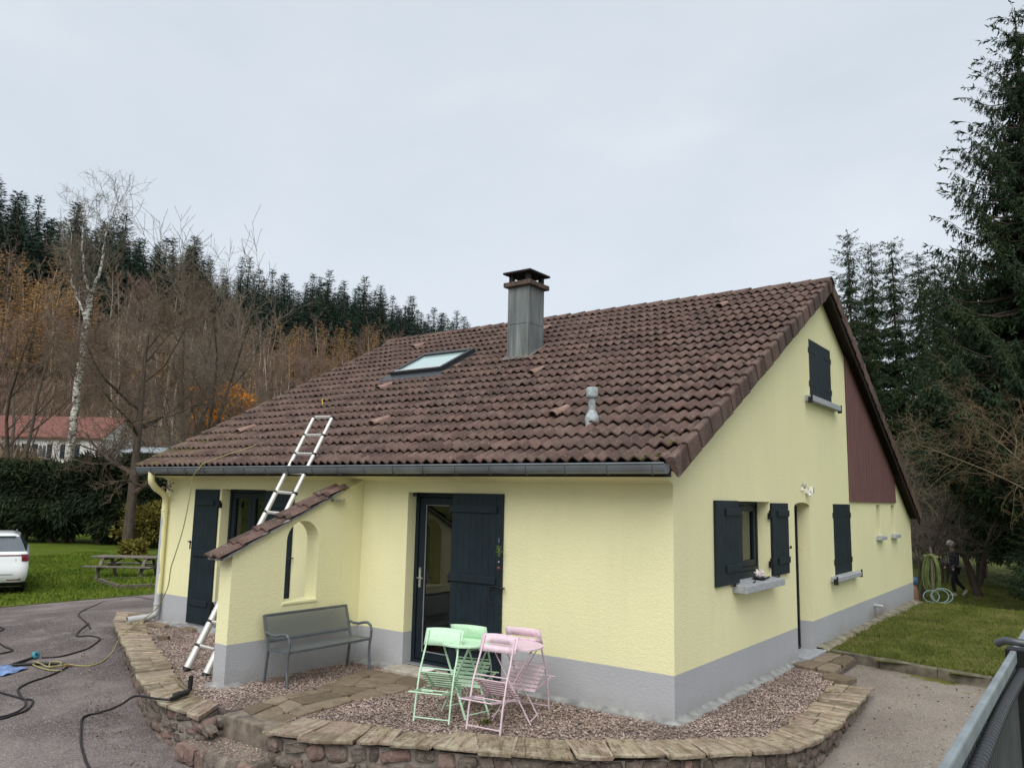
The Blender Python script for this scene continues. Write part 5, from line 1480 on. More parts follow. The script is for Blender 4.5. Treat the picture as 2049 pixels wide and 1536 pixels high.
tro = [(None, (0, 0, .82), (.115, .14)), (0, (.0, .08, .76), .09), (1, (.10, .09, .45), .068), (2, (.06, .09, .11), .052), (0, (.0, -.08, .76), .09), (4, (-.05, -.09, .46), .068), (5, (-.28, -.09, .19), .05)]
skinned('trousers', tro, M_trous, pe)
MB().lathe([(.102, -.02), (.108, .02), (.104, .065), (.082, .10), (.045, .122), (0, .13)], 16, Matrix.Translation((.085, 0, 1.49)) @ Matrix.Rotation(-.12, 4, 'Y')).build('beanie', simple('pale knit beanie', (.62, .56, .56), .95, var=.2, nscale=50), pe)
for (x, y, z, ang) in ((.10, .09, .045, 0), (-.27, -.09, .10, .9)):
    m = MB(); m.lathe([(0, -.13), (.035, -.11), (.045, 0), (.04, .09), (.0, .13)], 10, Matrix.Translation((x, y, z)) @ Matrix.Rotation(ang, 4, 'Y') @ Matrix.Rotation(PI / 2, 4, 'Y') @ Matrix.Scale(.85, 4)); m.build('shoe', simple('pale shoe %d' % int(x > 0), (.38, .36, .33), .7), pe)
m = MB(); m.add([(.16, -.02, 1.27), (.165, .02, 1.27), (.155, .03, .95), (.15, -.03, .95)], [(0, 1, 2, 3)]); o = m.build('jacket_front', simple('pale jacket stripe', (.3, .34, .36), .8), pe); o.modifiers.new('t', 'SOLIDIFY').thickness = .01

# ---- picnic table and planting bed on the left lawn
M_pic = simple('weathered grey timber', (.13, .115, .09), .9, var=.35, nscale=7, bump=.5)
pt_ = empty('picnic_table', (-19.75, 5.05, gz(-19.75, 5.05) + .01), .64); tag(pt_, 'weathered wooden picnic table with attached benches on the left lawn', 'picnic table')
for k in range(5): MB().box(-.95, .95, -.33 + k * .135, -.33 + k * .135 + .125, .60, .635).build('top_plank', M_pic, pt_, bevel=.005)
for s in (-1, 1):
    for k in range(2): MB().box(-.98, .98, s * .62 - .12 + k * .125, s * .62 - .12 + k * .125 + .115, .355, .39).build('bench_plank', M_pic, pt_, bevel=.005)
for x in (-.62, .62):
    for s in (-1, 1): MB().bar((x, s * .26, .60), (x, s * .60, .0), .045, .085, up=(1, 0, 0)).build('leg', M_pic, pt_)
    MB().bar((x + .05, -.74, .325), (x + .05, .74, .325), .045, .085).build('bench_beam', M_pic, pt_)
    MB().bar((x + .05, -.33, .565), (x + .05, .33, .565), .045, .07).build('top_beam', M_pic, pt_)
    MB().bar((x, 0, .33), (x * .25, 0, .585), .06, .045).build('brace', M_pic, pt_)
bed = empty('planting_bed', (-18.2, 4.3, -.45)); tag(bed, 'raised planting bed edged with mossy timber in front of the picnic table', 'planting bed')
bz = .45
def bpt(q): return Vector((q[0] + 18.2, q[1] - 4.3, 0))
bc = [(-19.19, 3.95), (-17.3, 3.55), (-16.1, 5.9), (-17.9, 6.6)]
for a, b in zip(bc, bc[1:] + bc[:1]):
    MB().bar(bpt(a) + Vector((0, 0, .06)), bpt(b) + Vector((0, 0, .06)), .09, .14).build('timber_edge', simple('mossy sleeper %d' % int(abs(a[0] * 10)), (.10, .09, .06), .95, var=.5, bump=.5), bed, bevel=.01)
m = MB(); m.add([bpt(q) + Vector((0, 0, .09)) for q in bc], [(0, 1, 2, 3)]); m.build('bed_soil', M_lawnL, bed)
# gnome-like yellow and white garden ornament half hidden by the downpipe
go = empty('garden_ornament', (-16.6, 4.55, -.36)); tag(go, 'tiny white and yellow garden ornament beside the downpipe', 'ornament')
MB().lathe([(0, 0), (.07, 0), (.08, .08), (.05, .16), (.03, .2)], 12).build('base', simple('yellow ornament', (.5, .38, .08), .6), go)
MB().lathe([(.03, .19), (.06, .24), (.05, .3), (0, .34)], 12).build('head', M_white, go)

# ---- white car at the left edge, seen from behind
car = empty('car', (-17.86, .53, gz(-17.8, .5) + .014), math.atan2(.39, -.92) - PI / 2); tag(car, 'white estate car parked on the lawn at the left edge, seen from behind', 'car')
t = NT('white car paint'); t.color((.72, .74, .75)).rough(.25).spec(.5); t.b.inputs['Coat Weight'].default_value = .6; M_car = t.m
M_cglass = simple('dark car glass', (.10, .12, .13), .08, spec=.9); M_tail = simple('tail light red', (.12, .006, .012), .15, spec=.7); M_tyre = simple('tyre rubber', (.008, .008, .008), .8)
LAY = [(.20, .16, .80, 4.30), (.30, .05, .86, 4.42), (.44, -.02, .895, 4.50), (.60, -.03, .905, 4.52), (.72, .02, .905, 4.52), (.84, .045, .90, 4.45), (.95, .07, .885, 4.2), (1.00, .11, .855, 3.6), (1.06, .17, .80, 3.35), (1.18, .30, .745, 3.05), (1.30, .43, .69, 2.75), (1.385, .53, .64, 2.5), (1.425, .66, .58, 2.3), (1.45, .95, .47, 2.0), (1.455, 1.3, .2, 1.7)]
def outline(y0, hw, y1, rc=.22, n=6):
    """plan outline of a layer, counter-clockwise from the rear right"""
    pts = []
    rr_ = min(rc, hw * .8)
    for (cx_, cy_, a0) in ((hw - rr_, y0 + rr_ * .55, -PI / 2), (hw - rr_, y1 - rr_, 0), (-hw + rr_, y1 - rr_, PI / 2), (-hw + rr_, y0 + rr_ * .55, PI)):
        for i in range(n + 1):
            a = a0 + PI / 2 * i / n
            sy_ = .55 if a0 in (-PI / 2, PI) else 1
            pts.append((cx_ + rr_ * math.cos(a), cy_ + rr_ * math.sin(a) * sy_))
    return pts
rings = [[(x, y, z) for x, y in outline(y0, hw, y1)] for (z, y0, hw, y1) in LAY]
def loft(rs_, off=0, sel=None):
    m = MB(); n = len(rs_[0]); V = [v for r_ in rs_ for v in r_]
    F = []
    for k in range(len(rs_) - 1):
        for i in range(n):
            if sel and not sel(i): continue
            F.append((k * n + i, k * n + (i + 1) % n, (k + 1) * n + (i + 1) % n, (k + 1) * n + i))
    m.add(V, F, True); return m
m = loft(rings); nn_ = len(rings[0]); m.add(rings[-1], [tuple(range(nn_))]); m.add(rings[0], [tuple(reversed(range(nn_)))])
m.build('body', M_car, car)
def lerp_ring(z):
    for a, b in zip(LAY[:-1], LAY[1:]):
        if a[0] <= z <= b[0]:
            k = (z - a[0]) / (b[0] - a[0]); return [a[i] + (b[i] - a[i]) * k for i in range(4)]
def band(name, zs, grow, sel, mat):
    rs_ = []
    for z in zs:
        l = lerp_ring(z); rs_.append([(x, y, z) for x, y in outline(l[1] - grow, l[2] + grow, l[3] + grow)])
    return loft(rs_, sel=sel).build(name, mat, car)
rear = lambda i: i in (27, 0, 1, 2, 3, 24, 25, 26) 
band('rear_window', [1.03, 1.1, 1.2, 1.3, 1.36], .006, lambda i: i in (27,) or i in (0, 1, 2, 3, 4) or i in (24, 25, 26, 23), M_cglass)
band('rear_bumper_trim', [.21, .26, .31], .008, lambda i: i not in range(8, 20), M_tyre)
band('side_window', [1.03, 1.15, 1.30, 1.36], .005, lambda i: i == 6, M_cglass); band('side_window', [1.03, 1.15, 1.30, 1.36], .005, lambda i: i == 20, M_cglass)
for rng_ in ((1, 6), (21, 26)):
    band('tail_light', [.80, .86, .92, .965], .012, lambda i: rng_[0] <= i < rng_[1], M_tail)
band('light_strip', [.925, .955], .008, lambda i: i == 27 or i in (0, 26), M_tail)
for s in (-1, 1): MB().box(s * .62 - .14, s * .62 + .14, .01, .04, .36, .41).build('reflector', M_tail, car)
MB().box(-.26, .26, -.028, .0, .60, .71).build('number_plate', simple('white plate', (.65, .65, .62), .5), car)
MB().box(.215, .258, -.032, -.026, .605, .705).build('plate_band', simple('blue plate band', (.02, .05, .25), .5), car)
MB().box(-.55, .12, .10, .14, 1.04, 1.07, Matrix.Translation((0, 0, 0))).build('wiper', M_tyre, car)
MB().box(-.58, .58, .44, .60, 1.375, 1.40).build('spoiler', M_car, car, bevel=.01)
for (x, y) in ((.76, .78), (-.76, .78), (.76, 3.5), (-.76, 3.5)):
    m = MB(); m.lathe([(.2, -.10), (.30, -.11), (.325, -.08), (.325, .08), (.30, .11), (.2, .10)], 24, Matrix.Translation((x, y, .325)) @ Matrix.Rotation(PI / 2, 4, 'Y')); w = m.build('wheel', M_tyre, car)
    m = MB(); m.lathe([(.0, .07), (.1, .075), (.2, .09), (.2, -.09), (0, -.07)], 20, Matrix.Translation((x, y, .325)) @ Matrix.Rotation(PI / 2, 4, 'Y')); m.build('rim', M_zinc, w)
for s in (-1, 1):
    MB().tube([(s * .60, -.012 + .02, .50), (s * .64, .005 + .02, .70), (s * .63, .03 + .02, .86)], .006, 6).build('tailgate_gap', M_tyre, car)
    MB().tube([(s * .55, .75, 1.455), (s * .57, 1.4, 1.475), (s * .56, 2.3, 1.455)], .016, 6).build('roof_rail', M_zinc, car)
MB().tube([(-.60, -.028, .50), (.60, -.028, .50)], .006, 6).build('bumper_gap', M_tyre, car)
MB().tube([(-.28, -.006, .735), (.28, -.006, .735)], .012, 6).build('plate_lamp_strip', M_zinc, car)
MB().box(-.82, .82, .25, 4.2, .16, .3).build('underbody', M_tyre, car)
# ================================================================== VEGETATION AND BACKGROUND
def bark(name, c, var=.4, sc=8):
    t = NT(name); p = t.pos()
    cc = t.ramp(t.noise(t.mapping(p, (1, 1, .25)), sc, 5, .65), [(.3, [x * (1 - var) for x in c]), (.7, [x * (1 + var) for x in c])])
    t.color(cc).rough(.95).spec(.1).bump(t.noise(t.mapping(p, (1, 1, .2)), sc * 3, 4), .8, .03); return t.m
def leafy(name, c, var=.45, hue=None):
    """foliage: random tone per leaf cluster plus slow variation through the crown"""
    t = NT(name); p = t.tc('Object')
    g = t.n.new('ShaderNodeNewGeometry')
    a = [x * (1 - var) for x in c]; b = [x * (1 + var) for x in c]
    cc = t.ramp(g.outputs['Random Per Island'], [(0, a), (.5, c), (1, b)])
    if hue: cc = t.mix(t.math('MULTIPLY', t.ramp(t.noise(p, .8, 3), [(.4, 0), (.65, 1)]), .7), cc, hue)
    rr = t.rnd()
    cc = t.mix(t.math('MULTIPLY', rr, .35), cc, [x * .5 for x in c])
    t.color(cc).rough(.75).spec(.15)
    return t.m
M_bark = bark('grey-brown bark', (.085, .068, .055))
M_twig = bark('brown twigs', (.135, .10, .075), .3, 3)
M_twig2 = bark('pale grey twigs', (.17, .145, .115), .3, 3)
M_hilltwig = bark('hillside twigs', (.185, .130, .100), .4, .4)
M_hilltwig2 = bark('hillside tan twigs', (.25, .18, .12), .4, .4)
M_paletrunk = bark('pale thin trunks', (.38, .34, .29), .4, 2)
M_spruce = leafy('dark spruce needles', (.027, .050, .024), .5, (.040, .062, .020))
M_spruce2 = leafy('far spruce needles', (.026, .050, .036), .45)
M_yew = leafy('yew foliage', (.020, .032, .016), .5, (.032, .042, .014))
M_larch = leafy('orange larch needles', (.40, .22, .085), .4, (.46, .31, .12))
M_gold = leafy('golden leaves', (.50, .20, .025), .35)
M_olive = leafy('olive shrub leaves', (.16, .14, .025), .5, (.10, .10, .025))
t = NT('birch bark'); p = t.pos()
mk = t.ramp(t.noise(t.mapping(p, (1.4, 1.4, 2.4)), 2.2, 6, .75), [(.47, 0), (.56, 1)])
t.color(t.mix(mk, (.58, .55, .50), (.05, .045, .04))).rough(.8); M_birch = t.m

def prisms(segs, n):
    """segs: array (m,8) p0 p1 r0 r1 -> verts, tris"""
    s = np.asarray(segs, float); m = len(s)
    p0 = s[:, 0:3]; p1 = s[:, 3:6]; r0 = s[:, 6]; r1 = s[:, 7]
    d = p1 - p0; d /= np.linalg.norm(d, axis=1, keepdims=True) + 1e-9
    ref = np.where(np.abs(d[:, 2:3]) < .9, np.array([[0, 0, 1.]]), np.array([[1., 0, 0]]))
    a = np.cross(d, ref); a /= np.linalg.norm(a, axis=1, keepdims=True); b = np.cross(d, a)
    V = np.zeros((m, 2 * n, 3))
    for j in range(n):
        an = 2 * PI * j / n; o = a * math.cos(an) + b * math.sin(an)
        V[:, j] = p0 + o * r0[:, None]; V[:, n + j] = p1 + o * r1[:, None]
    F = np.array([(j, (j + 1) % n, (j + 1) % n + n, j + n) for j in range(n)])
    F = (F[None] + (np.arange(m) * 2 * n)[:, None, None]).reshape(-1, 4)
    return V.reshape(-1, 3), F
class Grow:
    def __init__(s, seed): s.r = np.random.RandomState(seed); s.big = []; s.twig = []
    def branch(s, p, d, L, r, lev, maxlev, spread=.7, up=.12, droop=0, kids=5, steps=5, shrink=.6, wob=.16, thin=.012, start=.3):
        R_ = s.r; d = d / np.linalg.norm(d); st = L / steps
        for i in range(steps):
            d = d + R_.normal(0, wob * (.35 if lev == 0 else 1), 3); d[2] += up * (1 if lev < 3 else .4) - droop * (i / steps); d /= np.linalg.norm(d)
            q = p + d * st; ra = r * (1 - .75 * i / steps); rb = r * (1 - .75 * (i + 1) / steps)
            (s.big if ra > thin else s.twig).append((*p, *q, ra, rb))
            if lev < maxlev and (i + 1) / steps > start:
                nk = kids / steps / (1 - start + .001); k = int(nk) + (R_.rand() < nk - int(nk))
                for _ in range(k):
                    ax = R_.normal(0, 1, 3); side = np.cross(d, ax); side /= np.linalg.norm(side) + 1e-9
                    nd = d * (1 - spread * .5) + side * spread * R_.uniform(.7, 1.2)
                    s.branch(p + (q - p) * R_.rand(), nd, L * shrink * R_.uniform(.6, 1.1), max(rb * R_.uniform(.45, .7), .003), lev + 1, maxlev, spread, up, droop, kids, max(3, steps - 1), shrink, wob * 1.1, thin, .15)
            p = q
        return p
def tree_obj(name, g, loc, mb, mt, label=None, cat='tree', group=None, rz=0, nb=7, nt=3, rmin=.004):
    e = empty(name, loc, rz)
    g.twig = [tuple(q[:6]) + (max(q[6], rmin), max(q[7], rmin * .7)) for q in g.twig]
    V, F = prisms(g.big, nb); link('trunk', np_mesh('trunk', V, F, mb, True), e)
    V, F = prisms(g.twig, nt); link('crown', np_mesh('crown', V, F, mt, False), e)
    tag(e, label, cat, group); return e

# ---- bare trees on the left
g = Grow(21); g.branch(np.array([0, 0, 0.]), np.array([.03, 0, 1.]), 9.6, .25, 0, 4, 1.0, .05, .06, 9, 9, .50, .09, .03, .3)
tree_obj('bare_tree', g, (-30.26, 10.66, -.5), M_bark, M_twig, 'bare tree with a thick dark trunk and long low branches behind the picnic table', rmin=.008)
g = Grow(33)
for k in range(5): g.branch(np.array([.15 * math.cos(k * 1.3), .15 * math.sin(k * 1.3), 0.]), np.array([.30 * math.cos(k * 1.3), .30 * math.sin(k * 1.3), 1.]), 12.5, .15, 1, 4, .62, .10, 0, 7, 7, .50, .08, .03, .25)
tree_obj('bare_tree', g, (-37.96, 18.46, -.5), M_bark, M_twig2, 'tall bare multi-stemmed tree with a broad grey crown above the roof edge', rmin=.012)
g = Grow(52)
for k in range(3): g.branch(np.array([0, 0, 0.]), np.array([.22 * math.cos(k * 2.1 + .4), .22 * math.sin(k * 2.1 + .4), 1.]), 13.5, .16, 1, 4, .6, .08, 0, 6, 8, .40, .12, .03, .3)
tree_obj('bare_tree', g, (-53.3, 15.5, -.2), M_bark, M_twig, 'bare tree with forked trunk standing before the red roofed house at the left edge', rmin=.011)
g = Grow(61); g.branch(np.array([0, 0, 0.]), np.array([.0, 0, 1.]), 9.0, .14, 0, 4, .8, .08, .0, 6.5, 7, .5, .09, .03, .25)
tree_obj('bare_tree', g, (-42.5, 18.2, -.5), M_bark, M_twig, 'slim bare tree between the birch and the tall multi-stemmed tree', rmin=.010)
g = Grow(64); g.branch(np.array([0, 0, 0.]), np.array([-.05, 0, 1.]), 11.0, .13, 0, 4, .8, .08, .0, 6.5, 7, .48, .09, .03, .25)
tree_obj('bare_tree', g, (-48.0, 25.5, .3), M_bark, M_twig2, 'bare tree behind the golden bush', rmin=.011)
# birch: hand-placed stems, fine hanging twigs
g = Grow(77)
def stem(pts, r0, r1, kids, L):
    pts = [np.array(q, float) for q in pts]; n = 6; P = []
    for i in range(len(pts) - 1):
        for k in range(n): P.append(pts[i] + (pts[i + 1] - pts[i]) * k / n + g.r.normal(0, .03, 3))
    P.append(pts[-1]); N = len(P) - 1
    for i in range(N):
        ra = r0 + (r1 - r0) * i / N; rb = r0 + (r1 - r0) * (i + 1) / N
        g.big.append((*P[i], *P[i + 1], ra, rb))
        for _ in range(kids):
            if g.r.rand() < .75:
                a = g.r.uniform(0, 2 * PI); g.branch(P[i], np.array([math.cos(a) * .8, math.sin(a) * .8, .9]), L * g.r.uniform(.5, 1.1), rb * .30, 2, 4, .6, .10, .14, 5, 5, .55, .14, .05, .2)
B0 = np.array((-49.25, 16.62, .4))
def rel(*q): return [tuple(np.array(a) - B0) for a in q]
stem(rel((-49.25, 16.62, -.6), (-48.38, 16.26, 6.07), (-47.82, 16.07, 9.52), (-47.3, 15.89, 12.65), (-46.97, 15.86, 14.22)), .27, .17, 0, 2)
stem(rel((-46.97, 15.86, 14.22), (-47.21, 15.44, 15.62), (-47.15, 15.13, 17.65), (-46.85, 14.91, 20.3)), .12, .02, 2, 2.3)
stem(rel((-46.97, 15.86, 14.22), (-46.28, 16.04, 16.11), (-45.93, 15.97, 17.99), (-45.12, 16.17, 20.5)), .11, .02, 2, 2.5)
stem(rel((-47.3, 15.89, 12.65), (-47.85, 15.11, 14.82), (-47.87, 14.82, 16.6), (-47.8, 14.6, 18.6)), .07, .02, 2, 2.0)
tree_obj('birch_tree', g, tuple(B0), M_birch, M_twig2, 'tall white-barked birch rising above the wooded hillside', nb=8, rmin=.009)

# ---- leaf clouds
def sprays(base, d, L, W, seed=0, sides=1):
    """narrow diamond faces from base along d; returns verts, quads"""
    r_ = np.random.RandomState(seed); n = len(base)
    d = d / (np.linalg.norm(d, axis=1, keepdims=True) + 1e-9)
    ax = np.cross(d, r_.normal(0, 1, (n, 3))); ax /= np.linalg.norm(ax, axis=1, keepdims=True) + 1e-9
    L = np.broadcast_to(np.asarray(L, float), (n,))[:, None]; W = np.broadcast_to(np.asarray(W, float), (n,))[:, None]
    V = np.stack([base, base + d * L * .45 + ax * W, base + d * L, base + d * L * .45 - ax * W], 1).reshape(-1, 3)
    F = (np.arange(n) * 4)[:, None] + np.arange(4)[None]
    return V, F
def conifer(seed, H, Rm, z0, nwh, nbr, per, droop, tipup, slen, swid, shape=.9, gap=.0, hang=.6):
    """spruce: whorls of drooping boughs set with hanging sprays. returns bough segments and spray mesh"""
    r_ = np.random.RandomState(seed); segs = []; B = []; D_ = []; LL = []
    segs.append((0, 0, -.3, 0, 0, H * .5, Rm * .075, Rm * .05)); segs.append((0, 0, H * .5, 0, 0, H, Rm * .05, .012))
    for w in range(nwh):
        u = (w + r_.uniform(0, .6)) / nwh; z = z0 + (H - z0) * u
        R_ = Rm * (1 - u) ** shape * (1.0 if u > .12 else .75 + 2 * u) + .10
        nb = max(4, int(nbr * (1 - .45 * u)))
        for k in range(nb):
            if r_.rand() < gap: continue
            a = 2 * PI * (k + r_.uniform(-.4, .4)) / nb + w * 1.7; L = R_ * r_.uniform(.72, 1.12)
            dx, dy = math.cos(a), math.sin(a); zz0 = z + r_.uniform(-.15, .15)
            nn_ = 5; prev = np.array([0, 0, zz0])
            for i in range(1, nn_ + 1):
                s_ = i / nn_; zz_ = zz0 + L * (-droop * math.sin(s_ * PI * .62) + tipup * s_ ** 3 + .16 * (u - .35) * s_)
                q = np.array([dx * L * s_, dy * L * s_, zz_]); 
                segs.append((*prev, *q, .022 * L * (1.1 - s_) + .004, .022 * L * (1.08 - s_ - .05) + .003))
                m_ = max(1, int(per * L / nn_))
                for _ in range(m_):
                    f = r_.rand(); bpos = prev + (q - prev) * f; s2 = (i - 1 + f) / nn_
                    sd = r_.choice((-1, 1)) * r_.uniform(.35, 1.1)
                    dv = np.array([dx * .75 - dy * sd, dy * .75 + dx * sd, -hang * r_.uniform(.2, 1.6)])
                    B.append(bpos); D_.append(dv); LL.append(slen * r_.uniform(.5, 1.25) * (1.15 - .45 * s2) * (1 - .55 * u))
                prev = q
            B.append(prev); D_.append(np.array([dx, dy, .25])); LL.append(slen * .8)
    B = np.array(B); D_ = np.array(D_); LL = np.array(LL)
    V, F = sprays(B, D_, LL, LL * swid, seed)
    return segs, V, F
def conifer_obj(name, args, loc, mat, label, group, cat='tree', sub=None, rz=0):
    segs, V, F = conifer(**args); e = empty(name, loc, rz)
    v, f = prisms(segs, 5); link('trunk', np_mesh('trunk', v, f, M_bark, False), e)
    if sub:                                  # finer needles: each spray gets side sprigs
        r_ = np.random.RandomState(args['seed'] + 5); Q = V.reshape(-1, 4, 3); b0 = Q[:, 0]; tip = Q[:, 2]; VV = [V]; FF = [F]; nn_ = len(V)
        for k in range(sub):
            s_ = r_.uniform(.1, .95, (len(b0), 1)); b = b0 + (tip - b0) * s_; d = (tip - b0); L = np.linalg.norm(d, axis=1); d = d / (L[:, None] + 1e-9) * .9 + r_.normal(0, .6, d.shape); d[:, 2] -= .3
            v2, f2 = sprays(b, d, L * r_.uniform(.28, .5, len(L)), L * .052, 7 + k); VV.append(v2); FF.append(f2 + nn_); nn_ += len(v2)
        V = np.concatenate(VV); F = np.concatenate(FF)
    link('crown', np_mesh('crown', V, F, mat, False), e)
    tag(e, label, cat, group); return e
big = dict(seed=3, H=16.4, Rm=3.6, z0=3.2, nwh=33, nbr=12, per=44, droop=.20, tipup=.34, slen=.50, swid=.05, shape=.80, hang=2.4)
conifer_obj('spruce_tree', big, (2.54, 16.92, -.5), M_spruce, 'huge dark spruce with drooping boughs at the right edge', None, sub=11, rz=.4)
mid = dict(seed=9, H=13.0, Rm=2.7, z0=1.7, nwh=40, nbr=14, per=24, droop=.30, tipup=.25, slen=.48, swid=.06, shape=.8, hang=1.7)
mo = conifer_obj('spruce_tree', mid, (-.2, 27.5, -.5), M_spruce, 'dense dark spruce directly left of the huge one, behind the bare shrub', None, sub=7)
def tree_copy(src, loc, rz, sc, label, group=None):
    c = copy_tree(src); c.location = loc; c.rotation_euler = (0, 0, rz); c.scale = sc; c['label'] = label
    if group: c['group'] = group
    return c
GRP = 'spruces in the row behind the house'
slim = dict(seed=14, H=16.2, Rm=1.7, z0=1.5, nwh=42, nbr=13, per=34, droop=.30, tipup=.22, slen=.45, swid=.06, shape=.62, gap=.10, hang=1.3)
so = conifer_obj('spruce_tree', slim, (-5.8, 33.3, -.5), M_spruce, 'leftmost slim spruce rising beside the roof peak', GRP, sub=8)
tree_copy(so, (-4.9, 34.1, -.5), 1.3, (1, 1, .97), 'second slim spruce from the roof peak', GRP)
tree_copy(so, (-4.05, 34.7, -.5), 2.9, (1.1, 1.1, .98), 'third slim spruce from the roof peak', GRP)
tree_copy(so, (-3.0, 35.4, -.5), 4.2, (1.05, 1.05, .94), 'fourth slim spruce from the roof peak', GRP)
tree_copy(so, (-1.95, 33.0, -.5), 5.2, (1.2, 1.2, .86), 'slim spruce between the row by the roof peak and the huge spruce', GRP)
tree_copy(so, (-6.5, 40.0, -.5), .6, (1.1, 1.1, .90), 'slim spruce farther back behind the roof peak', GRP)
tree_copy(mo, (1.6, 24.0, -.5), 2.2, (1.0, 1.0, 1.0), 'dark spruce hidden behind the huge one')
tree_copy(mo, (3.4, 21.5, -.5), 3.9, (1.05, 1.05, .95), 'dark spruce filling the right edge of the picture')
tree_copy(mo, (-1.6, 31.0, -.5), .9, (.9, .9, .8), 'lower spruce behind the far roof corner')
tree_copy(mo, (2.75, 15.4, -.2), 5.0, (.55, .55, .24), 'low dark spruce shrub on the lawn at the right edge')
# bare shrubs on the right
g = Grow(91)
for k in range(6):
    a = PI * .6 + k * .30; g.branch(np.array([0, 0, 0.]), np.array([math.cos(a) * .5, math.sin(a) * .45, 1.]), 4.2, .026, 1, 4, .9, .05, .25, 7, 7, .42, .18, .014, .3)
tree_obj('bare_shrub', g, (3.25, 13.7, 1.5), bark('tan bark', (.13, .10, .065)), bark('tan twigs', (.15, .115, .07), .3, 3), 'tangled tan bare shrub arching in front of the huge spruce', 'shrub')
g = Grow(95)
for k in range(9):
    a = k * .7; g.branch(np.array([.3 * math.cos(a), .3 * math.sin(a), 0.]), np.array([math.cos(a) * .35, math.sin(a) * .35, 1.]), 3.6, .035, 1, 4, .7, .05, .1, 6, 6, .5, .15, .014, .2)
o = tree_obj('bare_shrub', g, (-.9, 17.6, -.4), M_bark, M_twig2, 'grey bare shrub just behind the far house corner', 'shrub')
tree_copy(o, (-1.2, 24.0, -.5), 2.0, (1.0, 1.0, .9), 'bare shrub between the hose stand and the spruces')
g = Grow(97)
g.branch(np.array([0, 0, 0.]), np.array([-.12, .05, 1.]), 2.2, .14, 2, 4, .8, .08, 0, 5, 5, .6, .12, .02, .4)
g.branch(np.array([0, 0, .35]), np.array([.45, .0, 1.]), 2.2, .10, 2, 4, .8, .08, 0, 5, 5, .6, .12, .02, .4)
tree_obj('apple_tree', g, (.48, 20.15, -.5), M_bark, M_twig, 'old forked fruit tree trunk beside the walking person', 'tree')

# ---- left hedge of dark yews
def cloud(seed, n, rx, ry, rz_, zc, L, W, up=.0, shell=.55):
    r_ = np.random.RandomState(seed); d = r_.normal(0, 1, (n, 3)); d /= np.linalg.norm(d, axis=1, keepdims=True)
    lump = 1 + .22 * np.sin(d[:, 0] * 5 + seed) * np.cos(d[:, 1] * 4) + .16 * np.sin(d[:, 2] * 7 + seed * 2)
    rad = (shell + (1 - shell) * r_.rand(n)) * lump
    P = d * rad[:, None] * np.array([rx, ry, rz_]) + np.array([0, 0, zc]); dv = d + r_.normal(0, .6, (n, 3)); dv[:, 2] += up
    return sprays(P, dv, L * r_.uniform(.5, 1.3, n), W * r_.uniform(.6, 1.3, n), seed)
def bush(name, seed, n, rx, ry, rz_, zc, L, W, mat, loc, label, group=None, cat='tree', trunks=3, tr=.12, up=0):
    e = empty(name, loc); g = Grow(seed)
    for k in range(trunks):
        a = k * 2.4; g.branch(np.array([.2 * math.cos(a), .2 * math.sin(a), 0.]), np.array([.4 * math.cos(a), .4 * math.sin(a), 1.]), zc * 1.25, tr, 2, 4, .7, .05, 0, 5, 5, .6, .15, .0, .35)
    v, f = prisms(g.big + g.twig, 5); link('trunk', np_mesh('trunk', v, f, M_bark, False), e)
    v, f = cloud(seed, n, rx, ry, rz_, zc, L, W, up); link('crown', np_mesh('crown', v, f, mat, False), e)
    tag(e, label, cat, group); return e
HG = 'dark yews along the far edge of the left lawn'
hp = bush('yew_tree', 5, 24000, 1.75, 1.6, 1.75, 2.55, .32, .035, M_yew, (-40.3, 8.3, -.75), 'dark yew cut off by the left picture edge, first of its row', HG, up=-.3, tr=.15)
nth = ('second', 'third', 'fourth', 'fifth', 'sixth', 'seventh', 'eighth')
for i, (x, y, z, s_, sz, rz) in enumerate([(-39.5, 9.4, -1.1, 1.05, 1.0, 1.1), (-38.3, 9.6, -.6, .95, 1.12, 2.3), (-37.2, 10.8, -1.3, 1.15, 1.1, 3.1), (-36.5, 11.1, -.5, .85, .95, 4.4), (-35.3, 12.2, -.9, 1.1, 1.15, 5.2), (-34.5, 12.5, -1.2, .9, 1.0, .5), (-33.5, 13.4, -.6, .95, 1.05, 2.9)]):
    tree_copy(hp, (x, y, z + .1), rz, (s_, s_, s_ * sz * .86), '%s dark yew from the left picture edge in the row closing the left lawn' % nth[i], HG)
bush('olive_shrub', 8, 5200, 1.55, 1.4, 1.05, 1.0, .20, .05, M_olive, (-31.0, 12.3, -.5), 'yellowish olive shrub behind the left house corner', None, 'shrub', 6, .03, .2)
bush('olive_shrub', 18, 900, .6, .5, .35, .35, .16, .05, M_olive, (-27.0, 9.2, -.5), 'low yellow-green shrub just above the picnic table', None, 'shrub', 5, .02, .3)
bush('golden_bush', 12, 9000, 2.2, 2.1, 2.0, 4.1, .28, .08, M_gold, (-47.6, 26.4, 3.9), 'bright orange golden-leaved bush above the roof edge', None, 'bush', 4, .06, .2)
bush('golden_bush', 13, 1500, 1.2, 1.1, 1.1, 2.2, .30, .09, M_gold, (-48.9, 25.4, 4.0), 'small orange bush left of the bright golden one', None, 'bush', 4, .05, .2)
bush('dark_shrub', 15, 3500, 2.3, 2.0, 1.3, 1.6, .5, .07, M_yew, (-33.2, 15.6, -.5), 'dark evergreen shrub behind the left eave', None, 'shrub', 4, .06, 0)

